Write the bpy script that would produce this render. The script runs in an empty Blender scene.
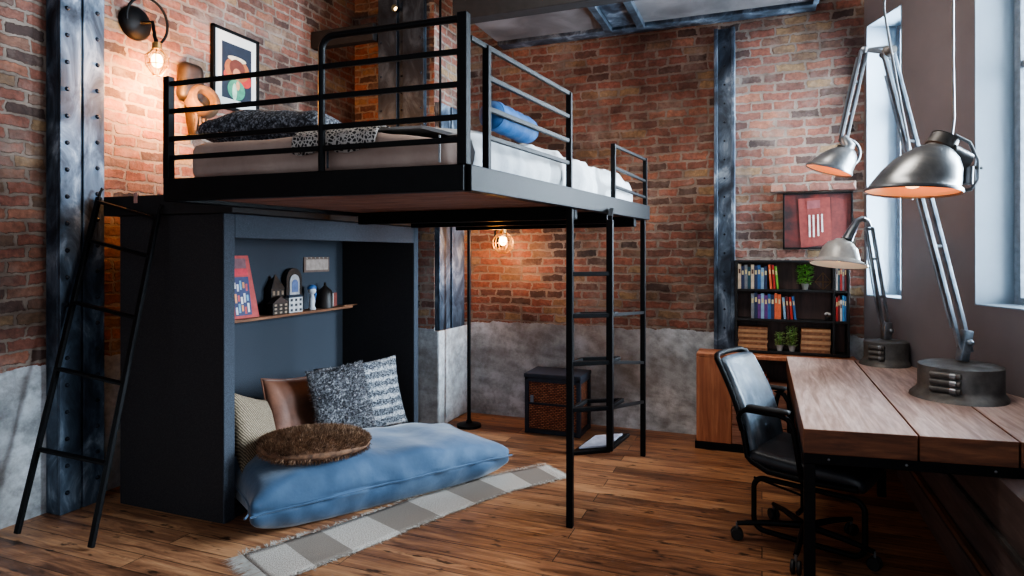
import bpy, bmesh, math, random
from mathutils import Vector, Matrix, noise as mnoise
random.seed(7)
COL = bpy.context.scene.collection
PI = math.pi
# ------------------------------------------------------------------ camera frame
FPX, HZN, CX, H = 640.0, 253.0, 512.0, 1.5
YAW = math.atan(250 / 640.0)
c_, s_ = math.cos(YAW), math.sin(YAW)
def W(R, F, z=0.0): return Vector((R * c_ - F * s_, R * s_ + F * c_, z))
def PD(px, py, d): return W((px - CX) / FPX * d, d, H + (HZN - py) / FPX * d)
def PZ(px, py, z): return PD(px, py, (H - z) * FPX / (py - HZN))
def PX(px, py, x):
    u = (px - CX) / FPX; return PD(px, py, x / (u * c_ - s_))
def PY(px, py, y):
    u = (px - CX) / FPX; return PD(px, py, y / (u * s_ + c_))
def V(*a): return Vector(a)

# ------------------------------------------------------------------ materials
def srgb(r, g, b):
    f = lambda v: (v / 12.92 if v <= 0.04045 else ((v + 0.055) / 1.055) ** 2.4)
    return (f(r / 255), f(g / 255), f(b / 255), 1)
class N:
    def __init__(s, name):
        s.m = bpy.data.materials.new(name); s.m.use_nodes = True
        s.t = s.m.node_tree; s.b = s.t.nodes['Principled BSDF']; s.out = s.t.nodes['Material Output']
    def n(s, t, **k):
        nd = s.t.nodes.new(t)
        for a, v in k.items():
            if a.startswith('i_'):
                nd.inputs[a[2:].replace('_', ' ')].default_value = v
            else: setattr(nd, a, v)
        return nd
    def l(s, a, b): s.t.links.new(a, b)
    def coord(s, kind, scale=(1, 1, 1)):
        tc = s.n('ShaderNodeTexCoord'); mp = s.n('ShaderNodeMapping')
        mp.inputs['Scale'].default_value = scale
        s.l(tc.outputs[kind], mp.inputs[0]); return mp.outputs[0]
    def noise(s, co, scale=5, detail=4, rough=.55, dist=0):
        nd = s.n('ShaderNodeTexNoise'); s.l(co, nd.inputs['Vector'])
        nd.inputs['Scale'].default_value = scale; nd.inputs['Detail'].default_value = detail
        nd.inputs['Roughness'].default_value = rough; nd.inputs['Distortion'].default_value = dist
        return nd.outputs['Fac']
    def ramp(s, fac, stops, interp='LINEAR'):
        r = s.n('ShaderNodeValToRGB'); e = r.color_ramp; e.interpolation = interp
        while len(e.elements) < len(stops): e.elements.new(.5)
        for el, (p, cc) in zip(e.elements, stops):
            el.position = p; el.color = cc if len(cc) == 4 else (*cc, 1)
        s.l(fac, r.inputs[0]); return r.outputs[0]
    def mix(s, fac, a, b, mode='MIX'):
        m = s.n('ShaderNodeMix', data_type='RGBA', blend_type=mode)
        for i, v in ((0, fac), (6, a), (7, b)):
            if isinstance(v, (int, float, tuple)): m.inputs[i].default_value = v
            else: s.l(v, m.inputs[i])
        return m.outputs[2]
    def math(s, op, a, b=0.0):
        m = s.n('ShaderNodeMath', operation=op)
        for i, v in ((0, a), (1, b)):
            if isinstance(v, (int, float)): m.inputs[i].default_value = v
            else: s.l(v, m.inputs[i])
        return m.outputs[0]
    def bump(s, h, strength=.3, dist=.01):
        b = s.n('ShaderNodeBump'); b.inputs['Strength'].default_value = strength
        b.inputs['Distance'].default_value = dist
        s.l(h, b.inputs['Height']); s.l(b.outputs[0], s.b.inputs['Normal'])
    def set(s, col=None, rough=None, metal=None, **k):
        for nm, v in (('Base Color', col), ('Roughness', rough), ('Metallic', metal)):
            if v is None: continue
            if isinstance(v, (int, float, tuple)): s.b.inputs[nm].default_value = v
            else: s.l(v, s.b.inputs[nm])
        for kk, v in k.items(): s.b.inputs[kk.replace('_', ' ')].default_value = v
        return s.m
def simple(name, stops, scale=8, rough=.6, metal=0, stretch=(1, 1, 1), kind='Object', bump=0, bscale=None, detail=5, dist=0, bdist=.004, **k):
    """noise-driven colour material"""
    g = N(name); co = g.coord(kind, stretch)
    f = g.noise(co, scale, detail, .6, dist)
    if len(stops) == 2 and len(stops[0]) >= 3 and not isinstance(stops[0][1], tuple):
        stops = [(.3, stops[0]), (.7, stops[1])]
    col = g.ramp(f, stops)
    if bump:
        g.bump(g.noise(co, bscale or scale * 3, 4), bump, bdist)
    return g.set(col, rough, metal, **k)
def emit(name, col, st):
    g = N(name); g.set((*col[:3], 1), .4); g.b.inputs['Emission Color'].default_value = (*col[:3], 1)
    g.b.inputs['Emission Strength'].default_value = st; return g.m
M = {}
def brick_mat(name, plaster_z=.86):
    g = N(name); uv = g.coord('UV')
    sep = g.n('ShaderNodeSeparateXYZ'); g.l(uv, sep.inputs[0])
    d1 = g.noise(uv, 5.0, 3); d2 = g.noise(uv, 1.1, 2); d3 = g.noise(uv, 26, 2)
    x = g.math('ADD', sep.outputs[0], g.math('MULTIPLY', g.math('SUBTRACT', d1, .5), .075))
    x = g.math('ADD', x, g.math('MULTIPLY', g.math('SUBTRACT', d3, .5), .034))
    d4 = g.noise(g.coord('UV', (1.3, 1, 1)), 7.0, 2)
    y = g.math('ADD', sep.outputs[1], g.math('MULTIPLY', g.math('SUBTRACT', d4, .5), .034))
    y = g.math('ADD', y, g.math('MULTIPLY', g.math('SUBTRACT', d2, .5), .04))
    y = g.math('ADD', y, g.math('MULTIPLY', g.math('SUBTRACT', g.noise(g.coord('UV'), 31, 2), .5), .022))
    cb = g.n('ShaderNodeCombineXYZ'); g.l(x, cb.inputs[0]); g.l(y, cb.inputs[1])
    bk = g.n('ShaderNodeTexBrick'); g.l(cb.outputs[0], bk.inputs['Vector'])
    for k, v in (('Color1', (0, 0, 0, 1)), ('Color2', (1, 1, 1, 1)), ('Mortar', (.5, .5, .5, 1)), ('Scale', 1.0), ('Mortar Size', .0095),
                 ('Mortar Smooth', .35), ('Bias', 0.0), ('Brick Width', .205), ('Row Height', .073)): bk.inputs[k].default_value = v
    g.l(g.math('ADD', g.math('MULTIPLY', g.noise(uv, 6.5, 4, .65), .024), -.001), bk.inputs['Mortar Size'])
    bk.offset_frequency = 2; bk.squash = .8; bk.squash_frequency = 3
    big = g.noise(uv, .9, 3, .5)
    tint = g.math('ADD', g.math('MULTIPLY', bk.outputs['Color'], .8), g.math('MULTIPLY', g.math('SUBTRACT', big, .4), .75))
    col = g.ramp(tint, [(0.0, srgb(76, 62, 60)), (.13, srgb(112, 82, 72)), (.26, srgb(160, 100, 80)), (.42, srgb(188, 106, 76)),
                        (.54, srgb(164, 98, 78)), (.64, srgb(206, 128, 90)), (.74, srgb(150, 112, 92)), (.84, srgb(200, 160, 108)), (.94, srgb(168, 122, 84)), (1.0, srgb(120, 100, 90))])
    mott = g.noise(uv, 30, 5, .7)
    col = g.mix(g.ramp(mott, [(.35, (0, 0, 0)), (.75, (1, 1, 1))]), g.mix(.55, col, (.03, .02, .018, 1)), col)
    # pale mortar smears
    smear = g.ramp(g.noise(uv, 3.2, 6, .7), [(.5, (0, 0, 0)), (.72, (.7, .7, .7))])
    col = g.mix(smear, col, srgb(172, 154, 142))
    soot = g.ramp(g.noise(uv, .62, 6, .68), [(.40, (.30, .26, .24)), (.58, (1, 1, 1))])
    mort = g.mix(g.noise(uv, 14, 4), srgb(118, 104, 94), srgb(184, 166, 150))
    col = g.mix(bk.outputs['Fac'], col, mort)
    col = g.mix(1.0, col, soot, 'MULTIPLY')
    hs = g.n('ShaderNodeHueSaturation'); hs.inputs['Saturation'].default_value = .88; g.l(col, hs.inputs['Color']); col = hs.outputs[0]
    # plaster dado
    pn = g.noise(uv, 2.2, 7, .65); pn2 = g.noise(uv, 9, 6, .7); pb = g.noise(uv, .8, 3)
    pl = g.ramp(pn, [(.25, srgb(104, 108, 112)), (.42, srgb(168, 174, 178)), (.55, srgb(204, 210, 214)), (.72, srgb(232, 236, 238))])
    pl = g.mix(g.ramp(pn2, [(.36, (.55, .55, .55)), (.58, (0, 0, 0))]), pl, srgb(92, 90, 88))
    pl = g.mix(g.ramp(pb, [(.45, (0, 0, 0)), (.7, (.65, .65, .65))]), pl, srgb(104, 86, 68))
    edge = g.math('ADD', sep.outputs[1], g.math('MULTIPLY', g.math('SUBTRACT', g.noise(uv, 4, 6, .7), .5), .12))
    isp = g.math('LESS_THAN', edge, plaster_z)
    col = g.mix(isp, col, pl)
    hgt = g.math('ADD', g.math('MULTIPLY', g.math('SUBTRACT', 1.0, bk.outputs['Fac']), 1.0), g.math('MULTIPLY', mott, .6))
    hp = g.math('ADD', g.math('MULTIPLY', pn2, .6), 1.1)
    hm = g.n('ShaderNodeMix', data_type='FLOAT'); g.l(isp, hm.inputs[0]); g.l(hgt, hm.inputs[2]); g.l(hp, hm.inputs[3])
    g.bump(hm.outputs[0], .85, .016)
    return g.set(col, .88)
M['brick'] = brick_mat('weathered_brick')
def floor_mat():
    g = N('plank_floor'); uv = g.coord('UV')
    bk = g.n('ShaderNodeTexBrick'); g.l(uv, bk.inputs['Vector'])
    for k, v in (('Color1', (0, 0, 0, 1)), ('Color2', (1, 1, 1, 1)), ('Mortar', (.5, .5, .5, 1)), ('Scale', 1.0), ('Mortar Size', .0022),
                 ('Mortar Smooth', .1), ('Bias', 0.0), ('Brick Width', 1.9), ('Row Height', .135)): bk.inputs[k].default_value = v
    off = g.n('ShaderNodeVectorMath', operation='MULTIPLY_ADD')
    g.l(bk.outputs['Color'], off.inputs[0]); off.inputs[1].default_value = (5, 3, 7); g.l(g.coord('UV', (1.6, 15, 1)), off.inputs[2])
    gr = g.noise(off.outputs[0], 1.6, 8, .62, .8)
    gr2 = g.noise(g.coord('UV', (3, 60, 1)), 2.0, 4, .6)
    t = g.math('ADD', g.math('MULTIPLY', gr, .8), g.math('MULTIPLY', bk.outputs['Color'], .22))
    col = g.ramp(t, [(.24, srgb(50, 31, 21)), (.38, srgb(104, 66, 42)), (.5, srgb(150, 100, 64)), (.62, srgb(184, 130, 84)), (.8, srgb(206, 156, 108))])
    col = g.mix(g.ramp(gr2, [(.35, (.35, .35, .35)), (.6, (0, 0, 0))]), col, srgb(86, 54, 38))
    kn = g.ramp(g.noise(g.coord('UV', (3.2, 9, 1)), 2.3, 3, .5), [(.61, (0, 0, 0)), (.70, (.9, .9, .9))])
    col = g.mix(kn, col, srgb(42, 26, 18))
    col = g.mix(bk.outputs['Fac'], col, srgb(26, 16, 11))
    hs = g.n('ShaderNodeHueSaturation'); hs.inputs['Saturation'].default_value = .92; g.l(col, hs.inputs['Color']); col = hs.outputs[0]
    g.bump(g.math('ADD', g.math('MULTIPLY', gr, .5), g.math('MULTIPLY', g.math('SUBTRACT', 1, bk.outputs['Fac']), 1)), .35, .004)
    return g.set(col, g.ramp(gr, [(.3, (.34,) * 3), (.7, (.5,) * 3)]))
M['floor'] = floor_mat()
def wood(name, stops, axis=0, scale=1.0, rough=.6, kind='Object', bump=.3):
    g = N(name); st = [14, 14, 14]; st[axis] = 1.2
    co = g.coord(kind, tuple(v * scale for v in st))
    f = g.noise(co, 1.3, 8, .62, 1.2); f2 = g.noise(g.coord(kind, tuple(v * scale * 4 for v in st)), 1.0, 4)
    col = g.ramp(f, stops)
    col = g.mix(g.ramp(f2, [(.35, (.45,) * 3), (.6, (0, 0, 0))]), col, stops[0][1])
    g.bump(f, bump, .004)
    return g.set(col, rough)
M['desk_top'] = wood('weathered_desk_plank', [(.25, srgb(116, 92, 82)), (.45, srgb(168, 142, 130)), (.6, srgb(194, 170, 160)), (.8, srgb(212, 196, 188))], axis=1, rough=.42)
M['desk_end'] = wood('desk_end_grain', [(.25, srgb(66, 38, 26)), (.5, srgb(118, 72, 46)), (.75, srgb(152, 100, 66))], axis=0, scale=.9, rough=.6)
M['cab_wood'] = wood('cabinet_wood', [(.25, srgb(126, 70, 46)), (.5, srgb(172, 108, 74)), (.75, srgb(198, 136, 98))], axis=2, rough=.5)
M['deck_wood'] = wood('deck_board', [(.25, srgb(92, 60, 48)), (.5, srgb(156, 106, 84)), (.75, srgb(190, 142, 118))], axis=0, rough=.6)
M['shelf_wood'] = wood('shelf_wood', [(.25, srgb(84, 52, 36)), (.6, srgb(150, 104, 74)), (.8, srgb(180, 132, 98))], axis=1, rough=.6)
M['dark_wood'] = wood('dark_shelf_back', [(.25, srgb(52, 38, 36)), (.6, srgb(92, 70, 64)), (.8, srgb(116, 92, 84))], axis=2, rough=.6)
M['panel_wood'] = wood('dark_boxing_panel', [(.25, srgb(78, 66, 63)), (.6, srgb(114, 99, 94)), (.8, srgb(132, 116, 110))], axis=1, rough=.5)
M['black'] = simple('black_powder_coat', [(.3, srgb(6, 7, 9)), (.7, srgb(13, 14, 17))], 30, .5, .0, bump=.1, Specular_IOR_Level=.18)
M['black_matte'] = simple('black_matte_steel', [(.3, srgb(12, 12, 14)), (.7, srgb(26, 26, 29))], 14, .7, .0, bump=.15)
M['steel'] = simple('mottled_blue_steel', [(.3, srgb(30, 35, 43)), (.44, srgb(56, 66, 79)), (.56, srgb(90, 104, 120)), (.7, srgb(160, 174, 188))], 6, .5, .55, (1, 1, .55), bump=.3, detail=8, dist=.8)
M['steel_dark'] = simple('dark_mottled_steel', [(.3, srgb(24, 28, 34)), (.5, srgb(46, 54, 64)), (.75, srgb(92, 104, 116))], 6, .5, .5, (1, 1, .6), bump=.3, detail=8, dist=.8)
M['rivet'] = simple('rivet_steel', [(.3, srgb(18, 20, 26)), (.7, srgb(52, 60, 72))], 20, .45, .6)
M['deck_steel'] = simple('grey_sheet_steel', [(.3, srgb(76, 75, 77)), (.7, srgb(124, 122, 124))], 3, .42, .35, detail=7, dist=.6)
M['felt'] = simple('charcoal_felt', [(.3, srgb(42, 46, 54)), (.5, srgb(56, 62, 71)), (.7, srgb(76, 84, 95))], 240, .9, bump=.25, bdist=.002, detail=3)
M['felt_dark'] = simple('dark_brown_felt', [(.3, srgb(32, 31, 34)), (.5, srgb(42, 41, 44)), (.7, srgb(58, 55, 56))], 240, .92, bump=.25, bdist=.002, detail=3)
M['velvet'] = simple('blue_velvet', [(.3, srgb(46, 72, 98)), (.5, srgb(62, 90, 120)), (.72, srgb(92, 116, 142))], 2.0, .75, bump=.25, bscale=9, bdist=.02, detail=6, dist=.5, Sheen_Weight=.6, Sheen_Roughness=.4)
M['leather_tan'] = simple('tan_suede', [(.3, srgb(94, 58, 42)), (.7, srgb(142, 94, 70))], 5, .6, bump=.25, bscale=60, Sheen_Weight=.3)
def weave(name, a, b, sc=120, rough=.9):
    g = N(name); co = g.coord('Object')
    w1 = g.n('ShaderNodeTexWave'); w1.inputs['Scale'].default_value = sc / 4; w1.inputs['Distortion'].default_value = 2.5; w1.bands_direction = 'DIAGONAL'
    g.l(co, w1.inputs['Vector'])
    f = g.math('MULTIPLY', w1.outputs['Fac'], g.noise(co, sc, 2))
    g.bump(f, .6, .006)
    return g.set(g.ramp(f, [(.1, a), (.5, b)]), rough)
M['beige_knit'] = weave('beige_knit', srgb(92, 80, 66), srgb(168, 152, 128), 110)
def stripe_mat():
    g = N('black_white_woven'); co = g.coord('Object')
    w = g.n('ShaderNodeTexWave'); w.bands_direction = 'Y'; w.inputs['Scale'].default_value = 4.2; w.inputs['Distortion'].default_value = 3.0
    w.inputs['Detail'].default_value = 3; w.inputs['Detail Scale'].default_value = 6
    g.l(co, w.inputs['Vector'])
    sp = g.ramp(g.noise(co, 95, 3, .7), [(.46, srgb(26, 30, 38)), (.6, srgb(140, 146, 154))])
    lt = g.ramp(g.noise(co, 70, 3, .7), [(.4, srgb(90, 96, 104)), (.58, srgb(190, 192, 194))])
    g.bump(g.noise(co, 95, 3), .5, .006)
    return g.set(g.mix(g.ramp(w.outputs['Fac'], [(.6, (0, 0, 0)), (.8, (1, 1, 1))]), sp, lt), .9)
M['bw_weave'] = stripe_mat()
def pattern_mat():
    g = N('black_white_pattern'); co = g.coord('Object')
    v = g.n('ShaderNodeTexVoronoi'); v.feature = 'DISTANCE_TO_EDGE'; v.inputs['Scale'].default_value = 60; g.l(co, v.inputs['Vector'])
    return g.set(g.ramp(v.outputs['Distance'], [(.1, srgb(190, 184, 178)), (.17, srgb(38, 36, 38))]), .9)
M['bw_pattern'] = pattern_mat()
M['shag'] = simple('grey_shag', [(.35, srgb(58, 58, 62)), (.5, srgb(120, 120, 126)), (.66, srgb(208, 208, 210))], 70, .9, bump=.5)
M['shag_light'] = simple('pale_grey_yarn', [(.35, srgb(120, 120, 124)), (.65, srgb(190, 190, 190))], 30, .9)
M['shag_dark'] = simple('dark_grey_yarn', [(.35, srgb(44, 44, 50)), (.65, srgb(100, 100, 106))], 30, .9)
M['fur'] = simple('brown_fur', [(.35, srgb(70, 48, 36)), (.65, srgb(140, 104, 78))], 30, .8)
M['fur_tip'] = simple('brown_fur_tip', [(.35, srgb(98, 70, 50)), (.65, srgb(186, 150, 118))], 20, .8)
M['sheet'] = simple('beige_pink_sheet', [(.3, srgb(158, 134, 124)), (.7, srgb(190, 168, 156))], 3, .9, bump=.5, bscale=7, bdist=.02)
M['duvet'] = simple('white_duvet', [(.3, srgb(150, 154, 158)), (.7, srgb(182, 184, 184))], 4, .9, bump=.6, bscale=10, bdist=.02)
M['teal'] = simple('teal_blue_cotton', [(.3, srgb(4, 58, 104)), (.7, srgb(8, 80, 134))], 6, .7, bump=.4, bscale=18, bdist=.01)
M['grey_knit'] = simple('dark_grey_knit', [(.4, srgb(34, 36, 42)), (.52, srgb(70, 74, 82)), (.66, srgb(150, 156, 166))], 85, .95, bump=.6, bdist=.008)
M['rug'] = None
M['leather'] = simple('black_leather', [(.3, srgb(20, 22, 26)), (.7, srgb(46, 50, 56))], 9, .36, bump=.3, bscale=120)
M['leather_mottled'] = simple('mottled_blue_black_leather', [(.3, srgb(38, 44, 52)), (.55, srgb(84, 96, 108)), (.75, srgb(150, 160, 168))], 5, .38, bump=.3, bscale=90, detail=7)  # backrest leather, mottled paler and bluer than the seat
M['lamp_steel'] = simple('brushed_lamp_steel', [(.3, srgb(92, 96, 100)), (.7, srgb(152, 156, 160))], 6, .34, .8, detail=7)
M['lamp_shade'] = simple('aged_grey_shade', [(.3, srgb(92, 94, 97)), (.55, srgb(134, 136, 138)), (.75, srgb(172, 172, 170))], 5, .32, .65, detail=8, dist=.5)
M['lamp_pale'] = simple('pale_lamp_enamel', [(.3, srgb(136, 134, 130)), (.55, srgb(176, 173, 167)), (.75, srgb(206, 203, 196))], 6, .4, .25, detail=8)
M['lamp_iron'] = simple('grey_cast_iron', [(.3, srgb(66, 65, 64)), (.7, srgb(104, 102, 99))], 12, .5, .4, bump=.3)
M['arm_blue'] = simple('blue_grey_arm_steel', [(.3, srgb(78, 88, 98)), (.7, srgb(150, 162, 172))], 10, .35, .8)
M['wall_paint'] = simple('grey_brown_paint', [(.3, srgb(98, 93, 95)), (.7, srgb(114, 108, 110))], 1.6, .6, detail=6, bump=.08)
M['reveal'] = simple('pale_blue_paint', [(.3, srgb(104, 118, 130)), (.7, srgb(118, 132, 144))], 2, .55)
M['plaster_white'] = simple('ceiling_plaster', [(.3, srgb(96, 92, 90)), (.7, srgb(120, 116, 112))], 2, .9)
M['wicker'] = None
def wicker():
    g = N('woven_wicker'); co = g.coord('Object', (1, 1, 1))
    ck = g.n('ShaderNodeTexBrick'); uv = g.coord('UV'); g.l(uv, ck.inputs['Vector'])
    for k, v in (('Color1', srgb(164, 88, 56)), ('Color2', srgb(226, 146, 100)), ('Mortar', srgb(38, 20, 14)), ('Scale', 1.0), ('Mortar Size', .004), ('Mortar Smooth', .6), ('Brick Width', .03), ('Row Height', .014)): ck.inputs[k].default_value = v
    g.bump(g.math('SUBTRACT', 1, ck.outputs['Fac']), .8, .006)
    return g.set(g.mix(g.math('MULTIPLY', g.noise(co, 18, 3), .5), ck.outputs['Color'], srgb(74, 36, 24)), .7)
M['wicker'] = wicker()
def rugmat():
    g = N('woven_rug'); uv = g.coord('UV')
    ck = g.n('ShaderNodeTexChecker'); g.l(g.coord('UV', (4.1, .001, 1)), ck.inputs['Vector'])
    for k, v in (('Color1', srgb(140, 128, 116)), ('Color2', srgb(204, 194, 182)), ('Scale', 1.0)): ck.inputs[k].default_value = v
    sp = g.noise(g.coord('UV', (1, 1, 1)), 160, 2, .7)
    col = g.mix(g.ramp(sp, [(.42, (.75,) * 3), (.58, (0, 0, 0))]), ck.outputs['Color'], srgb(120, 110, 100))
    g.bump(sp, .6, .004)
    return g.set(col, .95)
M['rug'] = rugmat()
M['fringe'] = simple('fringe_cotton', [(.3, srgb(150, 142, 132)), (.7, srgb(196, 190, 180))], 12, .95)
M['leaf'] = simple('green_leaf', [(.3, srgb(78, 140, 54)), (.7, srgb(150, 206, 104))], 25, .5)
M['leaf_pale'] = simple('pale_green_leaf', [(.3, srgb(112, 150, 80)), (.7, srgb(190, 212, 150))], 25, .5)
M['pot'] = simple('pale_pot', [(.3, srgb(150, 150, 148)), (.7, srgb(190, 190, 186))], 9, .5)
M['paper'] = simple('page_paper', [(.3, srgb(190, 178, 158)), (.7, srgb(216, 206, 188))], 60, .9)
M['white_mat'] = simple('picture_mount', [(.3, srgb(206, 206, 204)), (.7, srgb(226, 226, 222))], 3, .8)
M['bone'] = simple('carved_pale_wood', [(.3, srgb(62, 48, 38)), (.7, srgb(118, 94, 72))], 14, .6, bump=.4)
M['mask_dark'] = simple('carved_dark_wood', [(.3, srgb(18, 14, 13)), (.7, srgb(46, 36, 30))], 16, .5, bump=.4)
M['bulb'] = emit('filament_bulb', (1.0, .62, .25), 28)
M['bulb_soft'] = emit('lamp_bulb', (1.0, .5, .2), 6)
M['bulb_dim'] = emit('spot_bulb', (1.0, .7, .35), 8)
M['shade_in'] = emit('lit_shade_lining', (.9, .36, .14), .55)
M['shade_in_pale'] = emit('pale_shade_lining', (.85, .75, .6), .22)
M['brass'] = simple('aged_brass', [(.3, srgb(120, 88, 48)), (.7, srgb(186, 146, 92))], 20, .4, .8)
M['rubber'] = simple('black_rubber', [(.3, srgb(14, 14, 15)), (.7, srgb(26, 26, 28))], 20, .6)
def glassmat():
    g = N('window_glass'); t = g.n('ShaderNodeBsdfTransparent'); gl = g.n('ShaderNodeBsdfGlossy'); gl.inputs['Roughness'].default_value = .02
    fr = g.n('ShaderNodeFresnel'); mx = g.n('ShaderNodeMixShader'); nz = g.noise(g.coord('Object'), 1.0, 2)
    t.inputs['Color'].default_value = (.93, .96, .98, 1)
    g.l(fr.outputs[0], mx.inputs[0]); g.l(t.outputs[0], mx.inputs[1]); g.l(gl.outputs[0], mx.inputs[2]); g.l(mx.outputs[0], g.out.inputs[0])
    return g.m
M['glass'] = glassmat()
_flat = {}
def flat(r, g, b, rough=.6, metal=0):
    k = (r, g, b)
    if k not in _flat:
        _flat[k] = simple('paint_%d_%d_%d' % k, [(.3, srgb(r * .86, g * .86, b * .86)), (.7, srgb(min(255, r * 1.08), min(255, g * 1.08), min(255, b * 1.08)))], 25, rough, metal)
    return _flat[k]

# ------------------------------------------------------------------ mesh helpers
class MB:
    def __init__(s): s.bm = bmesh.new()
    def poly(s, pts): 
        vs = [s.bm.verts.new(p) for p in pts]
        return s.bm.faces.new(vs)
    def hexa(s, p, bev=0, seg=2):
        """8 points: bottom ring then top ring"""
        vs = [s.bm.verts.new(q) for q in p]
        fs = [s.bm.faces.new([vs[i] for i in f]) for f in ((3, 2, 1, 0), (4, 5, 6, 7), (0, 1, 5, 4), (1, 2, 6, 5), (2, 3, 7, 6), (3, 0, 4, 7))]
        if bev:
            es = list({e for f in fs for e in f.edges})
            bmesh.ops.bevel(s.bm, geom=es, offset=bev, segments=seg, profile=.5, affect='EDGES')
        return s
    def box(s, lo, hi, bev=0, mat=None, seg=2):
        x0, y0, z0 = lo; x1, y1, z1 = hi
        p = [V(x0, y0, z0), V(x1, y0, z0), V(x1, y1, z0), V(x0, y1, z0), V(x0, y0, z1), V(x1, y0, z1), V(x1, y1, z1), V(x0, y1, z1)]
        if mat is not None: p = [mat @ q for q in p]
        return s.hexa(p, bev, seg)
    def prism(s, pts, z0, z1, bev=0):
        """vertical prism over a 2-D polygon (counter-clockwise)"""
        n = len(pts)
        a = [s.bm.verts.new((p[0], p[1], z0)) for p in pts]; b = [s.bm.verts.new((p[0], p[1], z1)) for p in pts]
        fs = [s.bm.faces.new(a[::-1]), s.bm.faces.new(b)] + [s.bm.faces.new([a[i], a[(i + 1) % n], b[(i + 1) % n], b[i]]) for i in range(n)]
        if bev:
            bmesh.ops.bevel(s.bm, geom=list({e for f in fs for e in f.edges}), offset=bev, segments=2, profile=.5, affect='EDGES')
        return s
    def bar(s, p, q, w, h, bev=0, up=V(0, 0, 1)):
        """rectangular bar from p to q; w across, h along up"""
        p, q = Vector(p), Vector(q); d = (q - p).normalized()
        if abs(d.dot(up)) > .99: up = V(0, 1, 0)
        side = d.cross(up).normalized(); u2 = side.cross(d).normalized()
        a, b = side * w / 2, u2 * h / 2
        return s.hexa([p - a - b, p + a - b, q + a - b, q - a - b, p - a + b, p + a + b, q + a + b, q - a + b], bev)
    def tube(s, pts, r, n=10, closed=False, cap=True):
        pts = [Vector(p) for p in pts]; k = len(pts)
        rr = r if isinstance(r, (list, tuple)) else [r] * k
        rings = []; prev = None
        for i, p in enumerate(pts):
            if closed: d = pts[(i + 1) % k] - pts[i - 1]
            else: d = pts[min(i + 1, k - 1)] - pts[max(i - 1, 0)]
            d.normalize()
            if prev is None:
                a = V(0, 0, 1) if abs(d.z) < .9 else V(1, 0, 0)
            else: a = prev
            x = (a - d * a.dot(d)).normalized(); y = d.cross(x); prev = x
            rings.append([s.bm.verts.new(p + (x * math.cos(2 * PI * j / n) + y * math.sin(2 * PI * j / n)) * rr[i]) for j in range(n)])
        for i in range(k if closed else k - 1):
            A, B = rings[i], rings[(i + 1) % k]
            for j in range(n): s.bm.faces.new([A[j], A[(j + 1) % n], B[(j + 1) % n], B[j]])
        if cap and not closed:
            s.bm.faces.new(rings[0][::-1]); s.bm.faces.new(rings[-1])
        return s
    def lathe(s, prof, mat=None, n=28, shear=None, cap0=False, cap1=False):
        """prof: (r, z) list; shear(z) -> (dx, dy) offset of each ring"""
        mat = mat or Matrix(); rings = []
        for r, z in prof:
            o = shear(z) if shear else (0, 0)
            rings.append([s.bm.verts.new(mat @ V(r * math.cos(2 * PI * j / n) + o[0], r * math.sin(2 * PI * j / n) + o[1], z)) for j in range(n)])
        for A, B in zip(rings, rings[1:]):
            for j in range(n): s.bm.faces.new([A[j], A[(j + 1) % n], B[(j + 1) % n], B[j]])
        if cap0: s.bm.faces.new(rings[0][::-1])
        if cap1: s.bm.faces.new(rings[-1])
        return s
    def ball(s, c, r, n=14, sc=(1, 1, 1)):
        bmesh.ops.create_uvsphere(s.bm, u_segments=n, v_segments=max(6, n // 2 + 1), radius=r, matrix=Matrix.Translation(c) @ Matrix.Diagonal((*sc, 1)))
        return s
    def softbox(s, hx, hy, hz, r, nx, ny, nz, fn=None):
        """rounded grid box, then fn(point)->point"""
        h = V(hx, hy, hz); inner = V(max(hx - r, 0), max(hy - r, 0), max(hz - r, 0))
        seen = {}; 
        def vert(i, j, k):
            key = (i, j, k)
            if key not in seen:
                p = V(-hx + 2 * hx * i / nx, -hy + 2 * hy * j / ny, -hz + 2 * hz * k / nz)
                q = V(*[max(-inner[t], min(inner[t], p[t])) for t in range(3)]); d = p - q
                if d.length > 1e-9: p = q + d.normalized() * r
                seen[key] = s.bm.verts.new(fn(p) if fn else p)
            return seen[key]
        def quad(a, b, c, d):
            s.bm.faces.new([vert(*a), vert(*b), vert(*c), vert(*d)])
        for i in range(nx):
            for j in range(ny):
                quad((i, j, 0), (i, j + 1, 0), (i + 1, j + 1, 0), (i + 1, j, 0)); quad((i, j, nz), (i + 1, j, nz), (i + 1, j + 1, nz), (i, j + 1, nz))
        for i in range(nx):
            for k in range(nz):
                quad((i, 0, k), (i + 1, 0, k), (i + 1, 0, k + 1), (i, 0, k + 1)); quad((i, ny, k), (i, ny, k + 1), (i + 1, ny, k + 1), (i + 1, ny, k))
        for j in range(ny):
            for k in range(nz):
                quad((0, j, k), (0, j, k + 1), (0, j + 1, k + 1), (0, j + 1, k)); quad((nx, j, k), (nx, j + 1, k), (nx, j + 1, k + 1), (nx, j, k + 1))
        return s
    def build(s, name, m, parent=None, smooth=None, loc=None, rot=None):
        bm = s.bm; bmesh.ops.recalc_face_normals(bm, faces=bm.faces[:])
        uv = bm.loops.layers.uv.new('UVMap')
        for f in bm.faces:
            n = f.normal; ax, ay, az = abs(n.x), abs(n.y), abs(n.z)
            for lp in f.loops:
                c = lp.vert.co
                lp[uv].uv = (c.x, c.y) if az >= ax and az >= ay else ((c.y, c.z) if ax > ay else (c.x, c.z))
        me = bpy.data.meshes.new(name); bm.to_mesh(me); bm.free()
        if smooth:
            for p in me.polygons: p.use_smooth = True
            if smooth != 2:
                me.set_sharp_from_angle(angle=math.radians(40))
        me.materials.append(m)
        o = bpy.data.objects.new(name, me); COL.objects.link(o)
        if parent is not None: o.parent = parent
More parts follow.
